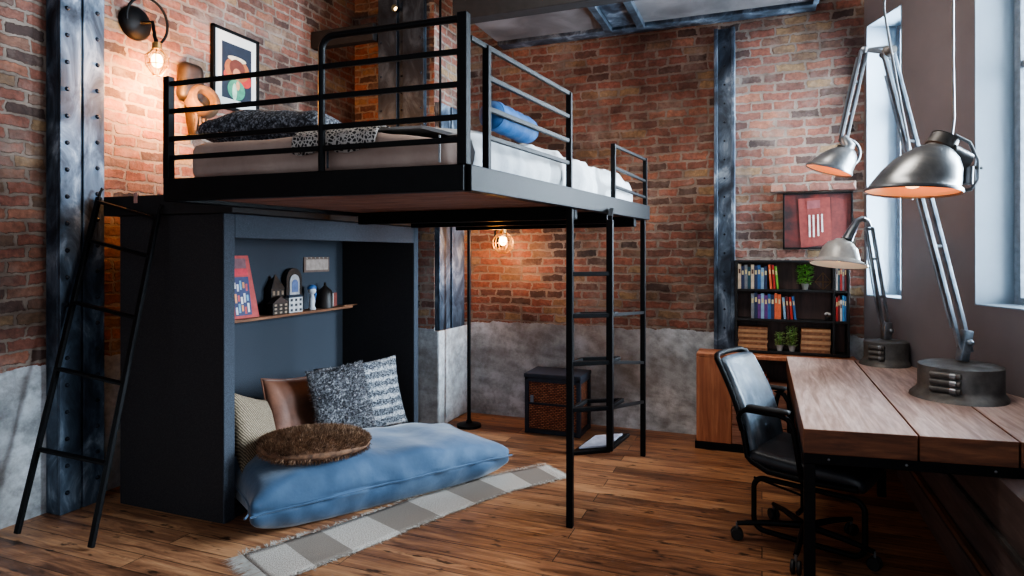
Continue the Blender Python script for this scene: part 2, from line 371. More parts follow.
        if loc is not None: o.location = loc
        if rot is not None: o.rotation_euler = rot
        return o
def tag(o, label, cat, group=None):
    o['label'] = label; o['category'] = cat
    if group: o['group'] = group
    return o
def thing(name, label, cat, loc=(0, 0, 0), rot=(0, 0, 0), group=None):
    o = bpy.data.objects.new(name, None); COL.objects.link(o); o.location = loc; o.rotation_euler = rot
    o.empty_display_size = .1
    return tag(o, label, cat, group)
def under(o, root):
    """re-parent a world-space mesh under a thing whose Empty is somewhere else"""
    o.parent = root
    m = Matrix.Translation(root.location) @ root.rotation_euler.to_matrix().to_4x4()
    o.matrix_parent_inverse = m.inverted(); return o
def sub(o, part):
    o.parent = part; o.matrix_parent_inverse = Matrix(); return o
def struct(o): o['kind'] = 'structure'; return o
def arc(c, a, b, r, t0, t1, n=8):
    return [Vector(c) + (Vector(a) * math.cos(t0 + (t1 - t0) * i / n) + Vector(b) * math.sin(t0 + (t1 - t0) * i / n)) * r for i in range(n + 1)]
def strand_mesh(name, strands, m, parent):
    """thin tapering blades: list of (root, tip, width vector)"""
    vs, fs = [], []
    for a, b, w in strands:
        i = len(vs); mid = (a + b) / 2 + V(0, 0, -.0)
        vs += [a - w, a + w, mid + w * .8, mid - w * .8, b]
        fs += [(i, i + 1, i + 2, i + 3), (i + 3, i + 2, i + 4)]
    me = bpy.data.meshes.new(name); me.from_pydata([tuple(v) for v in vs], [], fs); me.update()
    me.materials.append(m)
    o = bpy.data.objects.new(name, me); COL.objects.link(o); o.parent = parent
    return o

# ================================================================== SETTING
YB = 5.47
XL = -3.85
struct(MB().box((-4.4, -2.2, -.12), (4.5, 5.9, 0)).build('floor', M['floor']))
struct(MB().box((XL - .35, -2.2, 0), (XL, YB, 4.3)).build('wall_left', M['brick']))
struct(MB().box((XL - .35, YB, 0), (.76, YB + .35, 4.3)).build('wall_back', M['brick']))
b = MB(); b.box((-3.17, 4.89, 0), (-2.63, YB, 4.3)); b.box((-3.17, 4.885, 0), (-2.58, YB, .83), .015)
struct(b.build('wall_pier', M['brick']))
struct(MB().box((-4.4, -2.2, 4.3), (4.5, 5.9, 4.4)).build('ceiling', M['plaster_white']))
# right wall, with window openings
RW, RT = 2.66, 2.98
def rbox(b, F0, F1, z0, z1, R0=RW, R1=RT):
    p = [W(R0, F0, z0), W(R1, F0, z0), W(R1, F1, z0), W(R0, F1, z0)]
    b.hexa(p + [q + V(0, 0, z1 - z0) for q in p])
WIN = [(4.365, 4.80, 1.18, 3.2), (2.45, 3.677, 1.2, 3.35), (.5, 1.75, 1.2, 3.35), (-1.45, -.2, 1.2, 3.35)]  # last two windows are out of view, added to light the room
b = MB(); edges = sorted(WIN, key=lambda w: -w[0]); top = 4.835
for F0, F1, z0, z1 in edges:
    rbox(b, F1, top, 0, 4.3); rbox(b, F0, F1, 0, z0); rbox(b, F0, F1, z1, 4.3); top = F0
rbox(b, -2.6, top, 0, 4.3)
struct(b.build('wall_right', M['wall_paint']))
for i, (F0, F1, z0, z1) in enumerate(WIN):
    e = .008; b = MB()
    rbox(b, F1 - e, F1, z0, z1, RW - .003, 2.9); rbox(b, F0, F0 + e, z0, z1, RW - .003, 2.9)
    rbox(b, F0, F1, z0, z0 + e, RW - .003, 2.9); rbox(b, F0, F1, z1 - e, z1, RW - .003, 2.9)
    w = struct(b.build('window_%d' % (i + 1), M['reveal']))
    b = MB(); t = .045
    rbox(b, F1 - t - e, F1 - e, z0 + e, z1 - e, 2.88, 2.94); rbox(b, F0 + e, F0 + t + e, z0 + e, z1 - e, 2.88, 2.94)
    rbox(b, F0 + t, F1 - t, z0 + e, z0 + t, 2.88, 2.94); rbox(b, F0 + t, F1 - t, z1 - t, z1 - e, 2.88, 2.94)
    if F1 - F0 > .8:
        rbox(b, (F0 + F1) / 2 - .02, (F0 + F1) / 2 + .02, z0 + t, z1 - t, 2.89, 2.93)
    rbox(b, F0 + t, F1 - t, z0 + 1.35, z0 + 1.39, 2.89, 2.93)
    wf = b.build('window_frame', flat(120, 132, 144), w)
    b = MB(); rbox(b, F0 + t, F1 - t, z0 + t, z1 - t, 2.905, 2.911); b.build('window_pane', M['glass'], wf)
# boxed-in lower panel under the desk
b = MB(); b.prism([(.88, 1.5), (1.85, 1.5), (.97, 4.95), (.88, 4.95)], .0, .6)
struct(b.build('trim_1', M['panel_wood']))
b = MB(); b.box((.845, 1.5, 0), (.875, 4.95, .15), .004); struct(b.build('baseboard_right', M['panel_wood']))
b = MB(); b.box((.85, 1.5, .155), (.876, 4.95, .185), .004); struct(b.build('trim_2', M['shelf_wood']))
b = MB(); b.box((.86, 1.5, .37), (.878, 4.95, .395), .003); struct(b.build('trim_3', M['lamp_iron']))

# ------------------------------------------------------------------ steel columns
def rivet(p, nrm, parent, r=.014):
    b = MB(); q = V(0, 0, 1).rotation_difference(nrm).to_matrix().to_4x4()
    b.lathe([(r, 0), (r * .92, r * .35), (r * .6, r * .75), (.001, r * .85)], Matrix.Translation(p) @ q, 8)
    return under(b.build('rivet', M['rivet'], None, 1), parent)
# big riveted channel on the left wall, its wide face at 45 degrees shows web and flange
a0, a1 = PX(53, 253, -3.82), PX(106, 253, -3.66)
ca = thing('steel_column', 'broad blue-grey riveted steel column against the left brick wall, behind the leaning ladder', 'column', (-3.75, 2.5, 0))
b = MB(); y0, y1 = 2.46, 2.725
b.box((XL + .002, y0, 0), (-3.75, y1, 4.29), .006)
under(b.build('web', M['steel'], None), ca)
b = MB(); b.box((-3.748, y0, 0), (-3.725, y0 + .12, 4.29), .004); under(b.build('flange', M['steel'], None), ca)
b = MB(); b.box((-3.748, y1 - .13, 0), (-3.725, y1, 4.29), .004); under(b.build('flange', M['steel'], None), ca)
b = MB(); b.box((-3.748, y0 + .125, 0), (-3.735, y1 - .135, 4.29), .002); under(b.build('cover_plate', M['steel'], None), ca)
z = .12
while z < 3.6:
    rivet(V(-3.725, y0 + .04, z), V(1, 0, 0), ca); rivet(V(-3.725, y1 - .045, z + .03), V(1, 0, 0), ca); z += .155
cb = thing('steel_column', 'dark steel column above the sleeping nook, on the front of the corner pier', 'column', (-2.95, 4.84, 0))
b = MB(); b.box((-3.16, 4.865, 1.9), (-2.70, 4.885, 4.29), .003); under(b.build('web', M['steel_dark'], None), cb)
for x0, x1 in ((-3.16, -2.97), (-2.91, -2.70)):
    b = MB(); b.box((x0, 4.835, 1.9), (x1, 4.864, 4.29), .004); under(b.build('flange', M['steel_dark'], None), cb)
for i in range(11):
    for x in (-3.13, -2.94, -2.73): rivet(V(x, 4.835 if x != -2.94 else 4.865, 2.0 + i * .15), V(0, -1, 0), cb, .011)
cc = thing('steel_column', 'blue-grey steel column standing on the plaster ledge right of the sleeping nook', 'column', (-2.6, 5.1, .83))
b = MB(); b.box((-2.629, 4.9, .832), (-2.605, 5.37, 2.8), .003); under(b.build('web', M['steel'], None), cc)
b = MB(); b.box((-2.604, 4.9, .832), (-2.58, 5.10, 2.8), .004); under(b.build('flange', M['steel'], None), cc)
b = MB(); b.box((-2.604, 5.12, .832), (-2.57, 5.37, 2.8), .004); under(b.build('flange', M['steel'], None), cc)
cd = thing('steel_column', 'narrow dark blue steel column on the back brick wall, left of the bookshelf', 'column', (-.3, YB, 0))
x0, x1 = PY(714, 253, 5.4).x, PY(735, 253, 5.4).x
b = MB(); b.box((x0, 5.40, .0), (x1, YB - .002, 3.30), .006); under(b.build('web', M['steel'], None), cd)
b = MB(); b.box((x0, 5.375, .0), (x0 + .03, 5.399, 3.30), .004); b.box((x1 - .03, 5.375, .0), (x1, 5.399, 3.30), .004); under(b.build('flange', M['steel'], None), cd)
for i in range(16): rivet(V((x0 + x1) / 2, 5.40, .9 + i * .15), V(0, -1, 0), cd, .009)
# pipe on the pier edge
tag(MB().tube([V(-2.56, 4.87, 1.9), V(-2.56, 4.87, 4.25)], .011, 8).build('conduit_pipe', M['black'], None, 1), 'thin dark conduit pipe running up the corner pier above the bed', 'pipe')

# ------------------------------------------------------------------ steel ceiling deck
cz = 3.40
mz = thing('steel_ceiling_deck', 'grey sheet-steel ceiling deck with dark girders along the back wall', 'ceiling deck', (-1, 5, cz))
xr = PY(812, 8, 5.4).x
b = MB(); b.box((-2.22, 4.56, cz), (xr, YB - .16, cz + .03)); under(b.build('deck_panel', M['deck_steel'], None), mz)
b = MB(); b.box((-2.22, YB - .155, cz - .03), (xr + .03, YB - .005, cz + .14), .006); under(b.build('back_beam', M['steel'], None), mz)
b = MB(); b.box((-2.22, 4.42, 3.29), (xr + .03, 4.55, 3.6), .006); under(b.build('front_girder', M['black_matte'], None), mz)
for xx in (-1.20, -.93):
    b = MB(); b.box((xx - .03, 4.555, cz - .05), (xx + .03, YB - .16, cz - .001), .004); under(b.build('cross_beam', M['steel_dark'], None), mz)
b = MB(); b.box((-1.165, 4.56, cz - .012), (-.965, YB - .17, cz - .001), .002); under(b.build('infill_plate', M['steel'], None), mz)
b = MB(); b.box((xr, 4.42, cz - .03), (xr + .04, YB - .16, cz + .14), .004); under(b.build('end_beam', M['steel'], None), mz)
b = MB(); b.box((-3.84, 4.78, 3.37), (-3.175, 4.86, 3.52), .005); tag(b.build('bracket_beam', M['black_matte'], None), 'short dark steel beam between the left brick wall and the dark column', 'beam')
# tiny spot on the column
sp = thing('spot_light', 'tiny glowing spot light high on the dark column above the bed', 'light', PY(396, 9, 4.83))
b = MB(); p = PY(396, 9, 4.80); b.lathe([(.02, 0), (.026, .03), (.03, .06)], Matrix.Translation(p + V(0, .03, 0)) @ Matrix.Rotation(PI / 2, 4, 'X'), 12, cap0=True)
under(b.build('housing', M['black'], None, 1), sp); under(MB().ball(p, .018, 10).build('bulb', M['bulb_dim'], None, 2), sp)

# ================================================================== LOFT BED
ZU, ZD = 1.745, 1.85
P0, P1, P2, P3 = V(-1.09, 2.29, 0), V(-2.63, 2.235, 0), V(-2.41, 5.06, 0), V(-.80, 4.80, 0)
def at(p, z): return V(p.x, p.y, z)
def lerp(a, b_, t): return a + (b_ - a) * t
def tz(z): return V(0, 0, z)
bed = thing('loft_bed', 'black steel raised loft bed frame with guard rails above the floor cushion', 'bed', (-1.7, 3.6, 0))
for nm, A, B in (('front_rim', P1, P0), ('side_rim', P0, P3), ('back_rim', P3, P2), ('wall_side_rim', P2, P1)):
    b = MB(); b.bar(at(A, (ZU + ZD) / 2), at(B, (ZU + ZD) / 2), .05, ZD - ZU, .004)
    under(b.build(nm, M['black'], None), bed)
def binl(u, v): return lerp(lerp(P1, P0, u), lerp(P2, P3, u), v)
b = MB(); n = 15
for i in range(n):
    v0, v1 = .012 + .976 * i / n, .012 + .976 * (i + 1) / n - .003
    b.prism([(*binl(.02, v0).xy,), (*binl(.98, v0).xy,), (*binl(.98, v1).xy,), (*binl(.02, v1).xy,)], ZU + .022, ZU + .06)
under(b.build('deck_boards', M['deck_wood'], None), bed)
for vv in (.485, .7, .93):
    b = MB(); b.bar(at(binl(.02, vv), ZU - .018), at(binl(.98, vv), ZU - .018), .05, .075, .004); under(b.build('joist', M['black'], None), bed)
for uu in (.36, .7):
    b = MB(); b.bar(at(binl(uu, .50), ZU - .005), at(binl(uu, .92), ZU - .005), .03, .05, .003); under(b.build('joist', M['black'], None), bed)
# guard rails, front
def frontp(px): 
    best = min((abs(((lambda q: (q.x * c_ + q.y * s_) / (-q.x * s_ + q.y * c_))(lerp(P1, P0, t / 400))) - (px - CX) / FPX), t) for t in range(401)); return lerp(P1, P0, best[1] / 400)
def sidep(px):
    best = min((abs(((lambda q: (q.x * c_ + q.y * s_) / (-q.x * s_ + q.y * c_))(lerp(P0, P3, t / 400))) - (px - CX) / FPX), t) for t in range(401)); return lerp(P0, P3, best[1] / 400)
A0, A1, A2 = lerp(P1, P0, .006), frontp(322), lerp(P1, P0, .994)
def post(p, z0, z1, w, name='rail_post', parent=None):
    b = MB(); b.bar(at(p, z0), at(p, z1), w, w, .003); return under(b.build(name, M['black'], None), parent or bed)
post(A0, ZD, 2.335, .036); post(A2, ZD, 2.45, .042)
rz = [2.30, 2.17, 2.04, 1.95]
for z in rz:
    b = MB(); b.bar(at(A0, z), at(A2, z), .018, .022, .003); under(b.build('guard_rail', M['black'], None), bed)
fd = (A2 - A1).normalized(); r = .06
pts = [at(A1, ZD), at(A1, 2.43 - r)] + arc(at(A1, 2.43 - r) + fd * r, -fd, V(0, 0, 1), r, 0, PI / 2, 6)[1:] + [at(A2, 2.43)]
under(MB().tube(pts, .015, 10).build('raised_guard_hoop', M['black'], None, 1), bed)
# guard rails, right side
S0, S1, S2 = lerp(P0, P3, .012), sidep(487), sidep(569)
post(S1, ZD, 2.365, .03); post(S2, ZD, 2.365, .03)
for z, st in ((2.36, S0), (2.235, S1), (2.105, S1), (1.985, S1)):
    b = MB(); b.bar(at(st, z), at(S2, z), .018, .022, .003); under(b.build('guard_rail', M['black'], None), bed)
# back leg with round foot plate
bl = V(-2.36, 5.02, 0)
b = MB(); b.tube([at(bl, .03), at(bl, ZU)], .016, 12); under(b.build('leg', M['black'], None, 1), bed)
b = MB(); b.lathe([(.105, 0), (.105, .02), (.03, .034), (.02, .06)], Matrix.Translation(at(bl, 0)), 24, cap0=True, cap1=True); under(b.build('foot_plate', M['black'], None, 1), bed)

# ------------------------------------------------------------------ step ladder at the bed's right side
la = thing('bed_ladder', 'black steel step ladder tower joined to the right side of the loft bed', 'ladder', (-.9, 4.0, 0))
LA = PZ(570, 527, 0); LC = PZ(643, 456, 0); LB = PD(610, 253, 3.56)
LA.z = LC.z = LB.z = 0
HB = sidep(613.5); HC = lerp(P0, P3, .985)
for p, z0, nm in ((LA, 0, 'post'), (LC, 0, 'post'), (LB, .40, 'post')):
    b = MB(); b.bar(at(p, z0), at(p, ZU - (.003 if p is not LB else .06)), .036, .036, .004); under(b.build(nm, M['black'], None), la)
for p in (HB, HC):
    b = MB(); b.bar(at(p, ZD + .001), at(p, 2.20), .03, .03, .003); under(b.build('handrail_post', M['black'], None), la)
for z in (2.19, 2.05, 1.93):
    b = MB(); b.bar(at(HB, z), at(HC, z - (.02 if z < 2.1 else 0)), .018, .02, .003); under(b.build('handrail', M['black'], None), la)
away = (LC - LA).normalized()
for z, depth in ((1.385, 0), (1.155, .13), (.893, .17), (.64, .24)):
    b = MB(); b.bar(at(LA, z), at(LB, z), .03, .024, .003)
    if depth:
        q0, q1 = at(LA + away * depth, z), at(LB + away * depth * .9, z)
        b.bar(at(LA, z), q0, .022, .022, .003); b.bar(q0, q1, .022, .022, .003); b.bar(q1, at(LB, z), .022, .022, .003)
    under(b.build('step', M['black'], None), la)
for zb, zc in ((1.155, 1.06), (.893, .69), (.64, .40)):
    b = MB(); b.bar(at(LB, zb), at(LC, zc), .02, .022, .003); under(b.build('brace', M['black'], None), la)
qe = sidep(612); b = MB(); b.bar(at(LB, ZU - .05), at(qe, ZU + .02) + (LB - qe).normalized() * .135, .025, .025, .003); under(b.build('bracket', M['black'], None), la)
# bottom step: a shallow tray
zt = .41; q0, q1 = LA + away * .36, LB + away * .36
b = MB(); b.prism([(*LA.xy,), (*LB.xy,), (*q1.xy,), (*q0.xy,)], zt - .022, zt - .001, .004)
under(b.build('tray_step', M['black'], None), la)
b = MB(); cen = (LA + LB + q0 + q1) / 4
b.prism([(*lerp(p, cen, .26).xy,) for p in (LA, LB, q1, q0)], zt + .001, zt + .012, .003)
tag(b.build('folded_cloth', simple('lilac_grey_cloth', [(.3, srgb(150, 150, 166)), (.7, srgb(196, 196, 208))], 12, .9)), 'pale grey folded cloth lying on the bottom tray of the bed ladder', 'cloth')

# ================================================================== BEDDING
nz = lambda p, sc=1.0: mnoise.noise(Vector(p) * sc)
def quadmap(hx, hy, p, u0, u1, v0, v1, zc):
    u = u0 + (u1 - u0) * (p.x / hx * .5 + .5); v = v0 + (v1 - v0) * (p.y / hy * .5 + .5)
    q = binl(u, v); return V(q.x, q.y, zc + p.z)
def mat_fn(p):
    q = quadmap(.72, 1.28, p, .018, .93, .03, .94, 1.852 + .09)
    if p.z > 0: q.z -= p.z * .66 * max(0, min(1, (p.x / .72 - .45) / .5))
    k = .009 * nz(q, 5) + .005 * nz(q, 13)
    if p.y < -1.2: q.y += k - .004
    if p.z > .0: q.z += k
    return q
mt = thing('mattress', 'pinkish beige mattress on the loft bed behind the front guard rails', 'mattress', (-1.8, 3.6, 1.85))
b = MB(); b.softbox(.72, 1.28, .09, .05, 48, 64, 6, mat_fn); under(b.build('mattress_body', M['sheet'], None, 2), mt)
for uu in ((frontp(318) - P1).length / (P0 - P1).length, (frontp(432) - P1).length / (P0 - P1).length):
    q = binl(uu, .022); b = MB(); b.bar(q + tz(1.872), q + tz(1.985), .008, .006, .001); under(b.build('seam', M['duvet'] if uu > .6 else M['steel_dark'], None), mt)
# thick duvet folded over the right side
def duvet_mesh():
    prof = [(0, 1.862), (.004, 1.89), (.004, 1.925), (-.012, 1.975), (-.05, 2.01), (-.12, 2.03), (-.25, 2.045), (-.45, 2.066), (-.6, 2.068), (-.75, 2.062)]
    zin = [z if i < 4 else (2.003 if dx > -.13 else (2.042 if dx > -.3 else 2.048)) for i, (dx, z) in enumerate(prof)]
    b = MB(); ny = 90; out, inn = [], []
    for j in range(ny + 1):
        v = .062 + .875 * j / ny; e = binl(.976, v); ro, ri = [], []
        endk = min(1.0, j / 4 + .3, (ny - j) / 8 + .2)
        for i, (dx, z) in enumerate(prof):
            w = .040 * nz((e.y * 3.2, dx * 2, z), 1.7) + .020 * nz((e.y * 9, dx * 6, z * 5), 1.3)
            lift = (.02 * math.sin(e.y * 2.2 + 1) + .05 * max(0, min(1, (v - .45) * 4)) * max(0, min(1, (.96 - v) * 8))) * (1 if i > 3 else .2)
            ox = min(.010, w * 1.1 + .012 * nz((e.y * 16, 3, 1)) - .006) if i <= 3 else 0
            hh = (z + (w + lift) * (1 if i > 2 else .25))
            z2 = zin[i] + .008 + max(.004, (hh - zin[i] - .008)) * endk if i > 3 else hh
            ro.append(b.bm.verts.new((e.x + dx + ox - .012 * (i < 4), e.y + .02 * nz((dx * 9, e.y, z * 9)), z2)))
            ri.append(b.bm.verts.new((e.x + min(dx, -.0) - .042 if i < 5 else e.x + dx - .02, e.y, z if i < 4 else zin[i])))
        out.append(ro); inn.append(ri)
    k = len(prof)
    for j in range(ny):
        for i in range(k - 1):
            b.bm.faces.new([out[j][i], out[j + 1][i], out[j + 1][i + 1], out[j][i + 1]]); b.bm.faces.new([inn[j][i], inn[j][i + 1], inn[j + 1][i + 1], inn[j + 1][i]])
        b.bm.faces.new([out[j][0], inn[j][0], inn[j + 1][0], out[j + 1][0]]); b.bm.faces.new([out[j][-1], out[j + 1][-1], inn[j + 1][-1], inn[j][-1]])
    for j, rev in ((0, 0), (ny, 1)):
        for i in range(k - 1): b.bm.faces.new([out[j][i], out[j][i + 1], inn[j][i + 1], inn[j][i]])
    return b
tag(duvet_mesh().build('duvet', M['duvet'], None, 1), 'rumpled white duvet hanging over the right side of the loft bed mattress', 'duvet')
# teal bolster
bp, bq = PD(502, 115, 2.82), PD(542, 134, 3.2); bp.x -= .065; bq.x -= .065; bp.z += .012; bq.z += .012
d = bq - bp; L = d.length; rot = V(0, 0, 1).rotation_difference(d.normalized()).to_matrix().to_4x4()
b = MB(); prof = [(.001, -.022), (.03, -.016), (.052, .004), (.063, .03)] + [(.065 + .003 * math.sin(i * 1.7), .03 + (L - .06) * i / 14) for i in range(15)] + [(.063, L - .03), (.052, L - .004), (.03, L + .016), (.001, L + .022)]
b.lathe(prof, Matrix.Translation(bp) @ rot, 24)
tag(b.build('bolster_pillow', M['teal'], None, 1), 'bright blue round bolster pillow on the white duvet by the side rail', 'pillow')
# pillows (generic)
def pillow(name, label, m, w, h, t, loc, rot, cat='pillow', n=22, pinch=.07, wr=.012, group=None, oval=0.0):
    rx = lambda a, c: 1 - oval + oval * math.sqrt(max(0, 1 - c * c / 2))
    root = thing(name, label, cat, loc, rot, group)
    b = MB(); g = []
    for sgn in (1, -1):
        rows = []
        for i in range(n + 1):
            row = []
            for j in range(n + 1):
                a, c = -1 + 2 * i / n, -1 + 2 * j / n
                k = (max(0, 1 - abs(a) ** 2.6) * max(0, 1 - abs(c) ** 2.6)) ** .5
                px = a * w / 2 * (1 - pinch * (1 - abs(c) ** 2) * (abs(a) ** 3)); py = c * h / 2 * (1 - pinch * (1 - abs(a) ** 2) * (abs(c) ** 3)); px *= rx(a, c); py *= rx(c, a)
                z = sgn * t / 2 * k + wr * nz((px * 9, py * 9, w * 31 + sgn), 1.0) * k
                if sgn < 0 and (i in (0, n) or j in (0, n)): row.append(g[0][i][j])
                else: row.append(b.bm.verts.new((px, py, z)))
            rows.append(row)
        g.append(rows)
    for s0, rows in enumerate(g):
        for i in range(n):
            for j in range(n):
                q = [rows[i][j], rows[i + 1][j], rows[i + 1][j + 1], rows[i][j + 1]]
                b.bm.faces.new(q if s0 == 0 else q[::-1])
    b.build('cover', m, root, 2)
    return root, (lambda a, c, sgn=1: V(rx(a, c) * a * w / 2 * (1 - pinch * (1 - abs(c) ** 2) * abs(a) ** 3), rx(c, a) * c * h / 2 * (1 - pinch * (1 - abs(a) ** 2) * abs(c) ** 3),
            sgn * t / 2 * (max(0, 1 - abs(a) ** 2.6) * max(0, 1 - abs(c) ** 2.6)) ** .5))
def piping(root, surf, m, r=.006):
    e = [(-1 + 2 * i / 20, -1) for i in range(20)] + [(1, -1 + 2 * i / 20) for i in range(20)] + [(1 - 2 * i / 20, 1) for i in range(20)] + [(-1, 1 - 2 * i / 20) for i in range(20)]
    MB().tube([surf(a, c) for a, c in e], r, 6, closed=True).build('piping', m, root.children[0] if root.children else root, 1)
# knit throw heap + patterned blanket over the front edge of the mattress
q = binl(.26, .12)
def heap_fn(p):
    k = 1 - (p.x / .42) ** 2; kk = 1 - (p.y / .2) ** 2
    z = p.z * (.35 + .65 * max(0, k) * max(.1, kk)) + .02 * nz(p, 8) * (p.z > 0)
    return V(p.x, p.y, max(z, -.08))
b = MB(); b.softbox(.36, .16, .1, .07, 24, 14, 6, heap_fn)
tag(b.build('knit_throw', M['grey_knit'], None, 2, loc=(q.x - .12, q.y + .02, 2.125), rot=(0, 0, .1)), 'dark grey knitted throw heaped on the left end of the mattress', 'throw')
b = MB(); rows = []
for i in range(25):
    u = .43 + .28 * i / 24; row = []
    for j, (dy, z) in enumerate([(-.014, 1.945), (-.017, 1.975), (-.012, 2.015), (.015, 2.043), (.05, 2.052), (.07, 2.052), (.085, 2.052)]):
        e = binl(u, .026); row.append(V(e.x + (.02 * nz((i * .6, j, 2))), e.y + dy + .004 * math.sin(i * 1.1), z + .006 * nz((i * .5, j * .7, 1)) - (.012 if j == 0 else 0) * math.sin(i * .5)))
    rows.append(row)
for i in range(24):
    for j in range(6): b.poly([rows[i][j], rows[i + 1][j], rows[i + 1][j + 1], rows[i][j + 1]])
bmesh.ops.remove_doubles(b.bm, verts=b.bm.verts[:], dist=1e-5)
o = tag(b.build('patterned_blanket', M['bw_pattern'], None, 2), 'black and white patterned blanket folded over the front edge of the mattress', 'blanket')
sm = o.modifiers.new('thick', 'SOLIDIFY'); sm.thickness = .006; sm.offset = 1

# ================================================================== SLEEPING NOOK (pod)
XF, XBK, y0, y1, zt = -2.78, -3.58, 2.715, 4.86, 1.72
pod = thing('reading_nook', 'dark charcoal felt alcove box with an open front under the left end of the bed', 'nook', (-3.2, 3.8, 0))
def pp(nm, lo, hi, m, bev=.004): return under(MB().box(lo, hi, bev).build(nm, m, None), pod)
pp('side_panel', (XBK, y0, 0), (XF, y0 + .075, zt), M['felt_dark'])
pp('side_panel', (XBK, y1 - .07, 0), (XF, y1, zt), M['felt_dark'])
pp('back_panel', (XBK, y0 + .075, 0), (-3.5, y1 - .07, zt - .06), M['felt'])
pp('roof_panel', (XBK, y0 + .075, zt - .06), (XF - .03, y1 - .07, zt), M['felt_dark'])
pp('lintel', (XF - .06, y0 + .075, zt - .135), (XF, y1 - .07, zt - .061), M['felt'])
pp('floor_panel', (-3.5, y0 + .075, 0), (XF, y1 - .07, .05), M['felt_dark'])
pp('jamb_facing', (XF, y0, 0), (XF + .012, y0 + .078, zt), M['felt'])
pp('jamb_facing', (XF, y1 - .07, 0), (XF + .012, y1, zt), M['felt'])
pp('lintel_facing', (XF, y0 + .078, zt - .135), (XF + .012, y1 - .07, zt), M['felt'])
pp('top_platform', (XBK - .1, y0 - .03, zt + .001), (-2.68, y1, 1.835), M['black_matte'])
p = PY(136, 198, y0 - .03)
pp('paper_tag', (p.x - .014, y0 - .034, p.z - .03), (p.x + .014, y0 - .031, p.z + .03), flat(196, 150, 140), 0)
# shelf with trinkets
shz = 1.02
tag(MB().box((-3.498, 3.2, shz), (-3.34, 4.72, shz + .02), .004).build('nook_shelf', M['shelf_wood'], None), 'slim wooden shelf on the back panel of the felt alcove', 'shelf')
SZ = shz + .021
# poster board leaning
yy0, yy1 = 3.42, PX(252, 300, -3.44).y
t = thing('picture_board', 'red picture board with pale shapes leaning at the left end of the shelf', 'picture', (-3.47, yy0, SZ))
b = MB(); b.hexa([V(-3.40, yy0, SZ), V(-3.39, yy0, SZ), V(-3.39, yy1 + .02, SZ), V(-3.40, yy1 + .02, SZ), V(-3.46, yy0, SZ + .44), V(-3.45, yy0, SZ + .44), V(-3.45, yy1 - .03, SZ + .44), V(-3.46, yy1 - .03, SZ + .44)])
under(b.build('board', flat(178, 74, 72), None), t)
def onb(y, z, e): 
    k = (z - SZ) / .44; return V(-3.39 - .06 * k + e, y, z)
def bpatch(a0, a1, z0, z1, m, nm='print', e=.002):
    b = MB(); b.poly([onb(a0, SZ + z0, e), onb(a1, SZ + z0, e), onb(a1, SZ + z1, e), onb(a0, SZ + z1, e)]); return under(b.build(nm, m, None), t)
w_ = yy1 - yy0
bpatch(yy0 + .01, yy1 - .05, .02, .29, flat(60, 70, 110)); bpatch(yy0 + .01, yy1 - .05, .30, .345, flat(206, 60, 76), e=.002); bpatch(yy0 + .02, yy1 - .06, .35, .42, flat(120, 84, 92))
for i, zz in enumerate((.03, .10, .19)):
    for k in range(5):
        a = yy0 + .015 + k * (w_ - .075) / 5
        bpatch(a, a + (w_ - .1) / 6, zz + .01 * ((k * 7 + i) % 3), zz + .05 + .012 * ((k * 5 + i * 2) % 3), flat(*[(206, 206, 214), (120, 170, 200), (226, 160, 110), (196, 90, 90), (226, 226, 226)][(k + i * 2) % 5]), e=.004)
def ys(px): return PX(px, 300, -3.42).y
# dark church-like ornament
def house(nm, label, px0, px1, h, m, roof, win, spire=False, flatroof=False, x0=-3.47, x1=-3.39):
    a, c = ys(px0), ys(px1); t = thing(nm, label, 'ornament', ((x0 + x1) / 2, (a + c) / 2, SZ))
    hb = h * (.62 if not flatroof else .86); 
    bd = under(MB().box((x0, a, SZ), (x1, c, SZ + hb), .002).build('body', m, None), t)
    b = MB(); mid = (a + c) / 2; xm = (x0 + x1) / 2
    pr = [V(x0 - .004, a - .004, SZ + hb), V(x1 + .004, a - .004, SZ + hb), V(x1 + .004, c + .004, SZ + hb), V(x0 - .004, c + .004, SZ + hb)]
    if spire:
        for i in range(4): b.poly([pr[i], pr[(i + 1) % 4], V(xm, mid, SZ + h)])
        b.poly(pr[::-1])
    elif flatroof: b.hexa(pr + [V(x0 + .015, a + .012, SZ + h), V(x1 - .015, a + .012, SZ + h), V(x1 - .015, c - .012, SZ + h), V(x0 + .015, c - .012, SZ + h)])
    else:
        r0, r1 = V(xm, a, SZ + h), V(xm, c, SZ + h); r0, r1 = V(x0, mid, SZ + h), V(x1, mid, SZ + h)
        b.poly([pr[0], pr[3], pr[2], pr[1]]); b.poly([pr[0], r0, r1, pr[1]][::-1]); b.poly([pr[3], pr[2], r1, r0][::-1]); b.poly([pr[0], pr[3], r0]); b.poly([pr[1], r1, pr[2]])
    under(b.build('roof', roof, None), t)
    nc, nr = (3, 3); 
    for i in range(nc):
        for k in range(nr):
            ya = a + (c - a) * (i + .28) / nc; yb = a + (c - a) * (i + .72) / nc; za = SZ + hb * (k + .25) / nr; zb = SZ + hb * (k + .75) / nr
            sub(MB().box((x1, ya, za), (x1 + .003, yb, zb)).build('window', win, None), bd)
    return t
house('church_ornament', 'tall dark pointed church ornament on the alcove shelf', 272, 285, .30, M['mask_dark'], M['mask_dark'], flat(140, 120, 100), True, x0=-3.48, x1=-3.425)
house('house_ornament', 'low dark brown house ornament in front of the church ornament', 266, 281.5, .135, M['mask_dark'], flat(60, 44, 38), flat(170, 150, 130), x0=-3.405, x1=-3.355)
house('house_ornament', 'small white toy house with dark windows at the middle of the alcove shelf', 283, 296.5, .135, flat(206, 206, 206), flat(60, 70, 84), flat(54, 58, 66), flatroof=True, x0=-3.41, x1=-3.36)
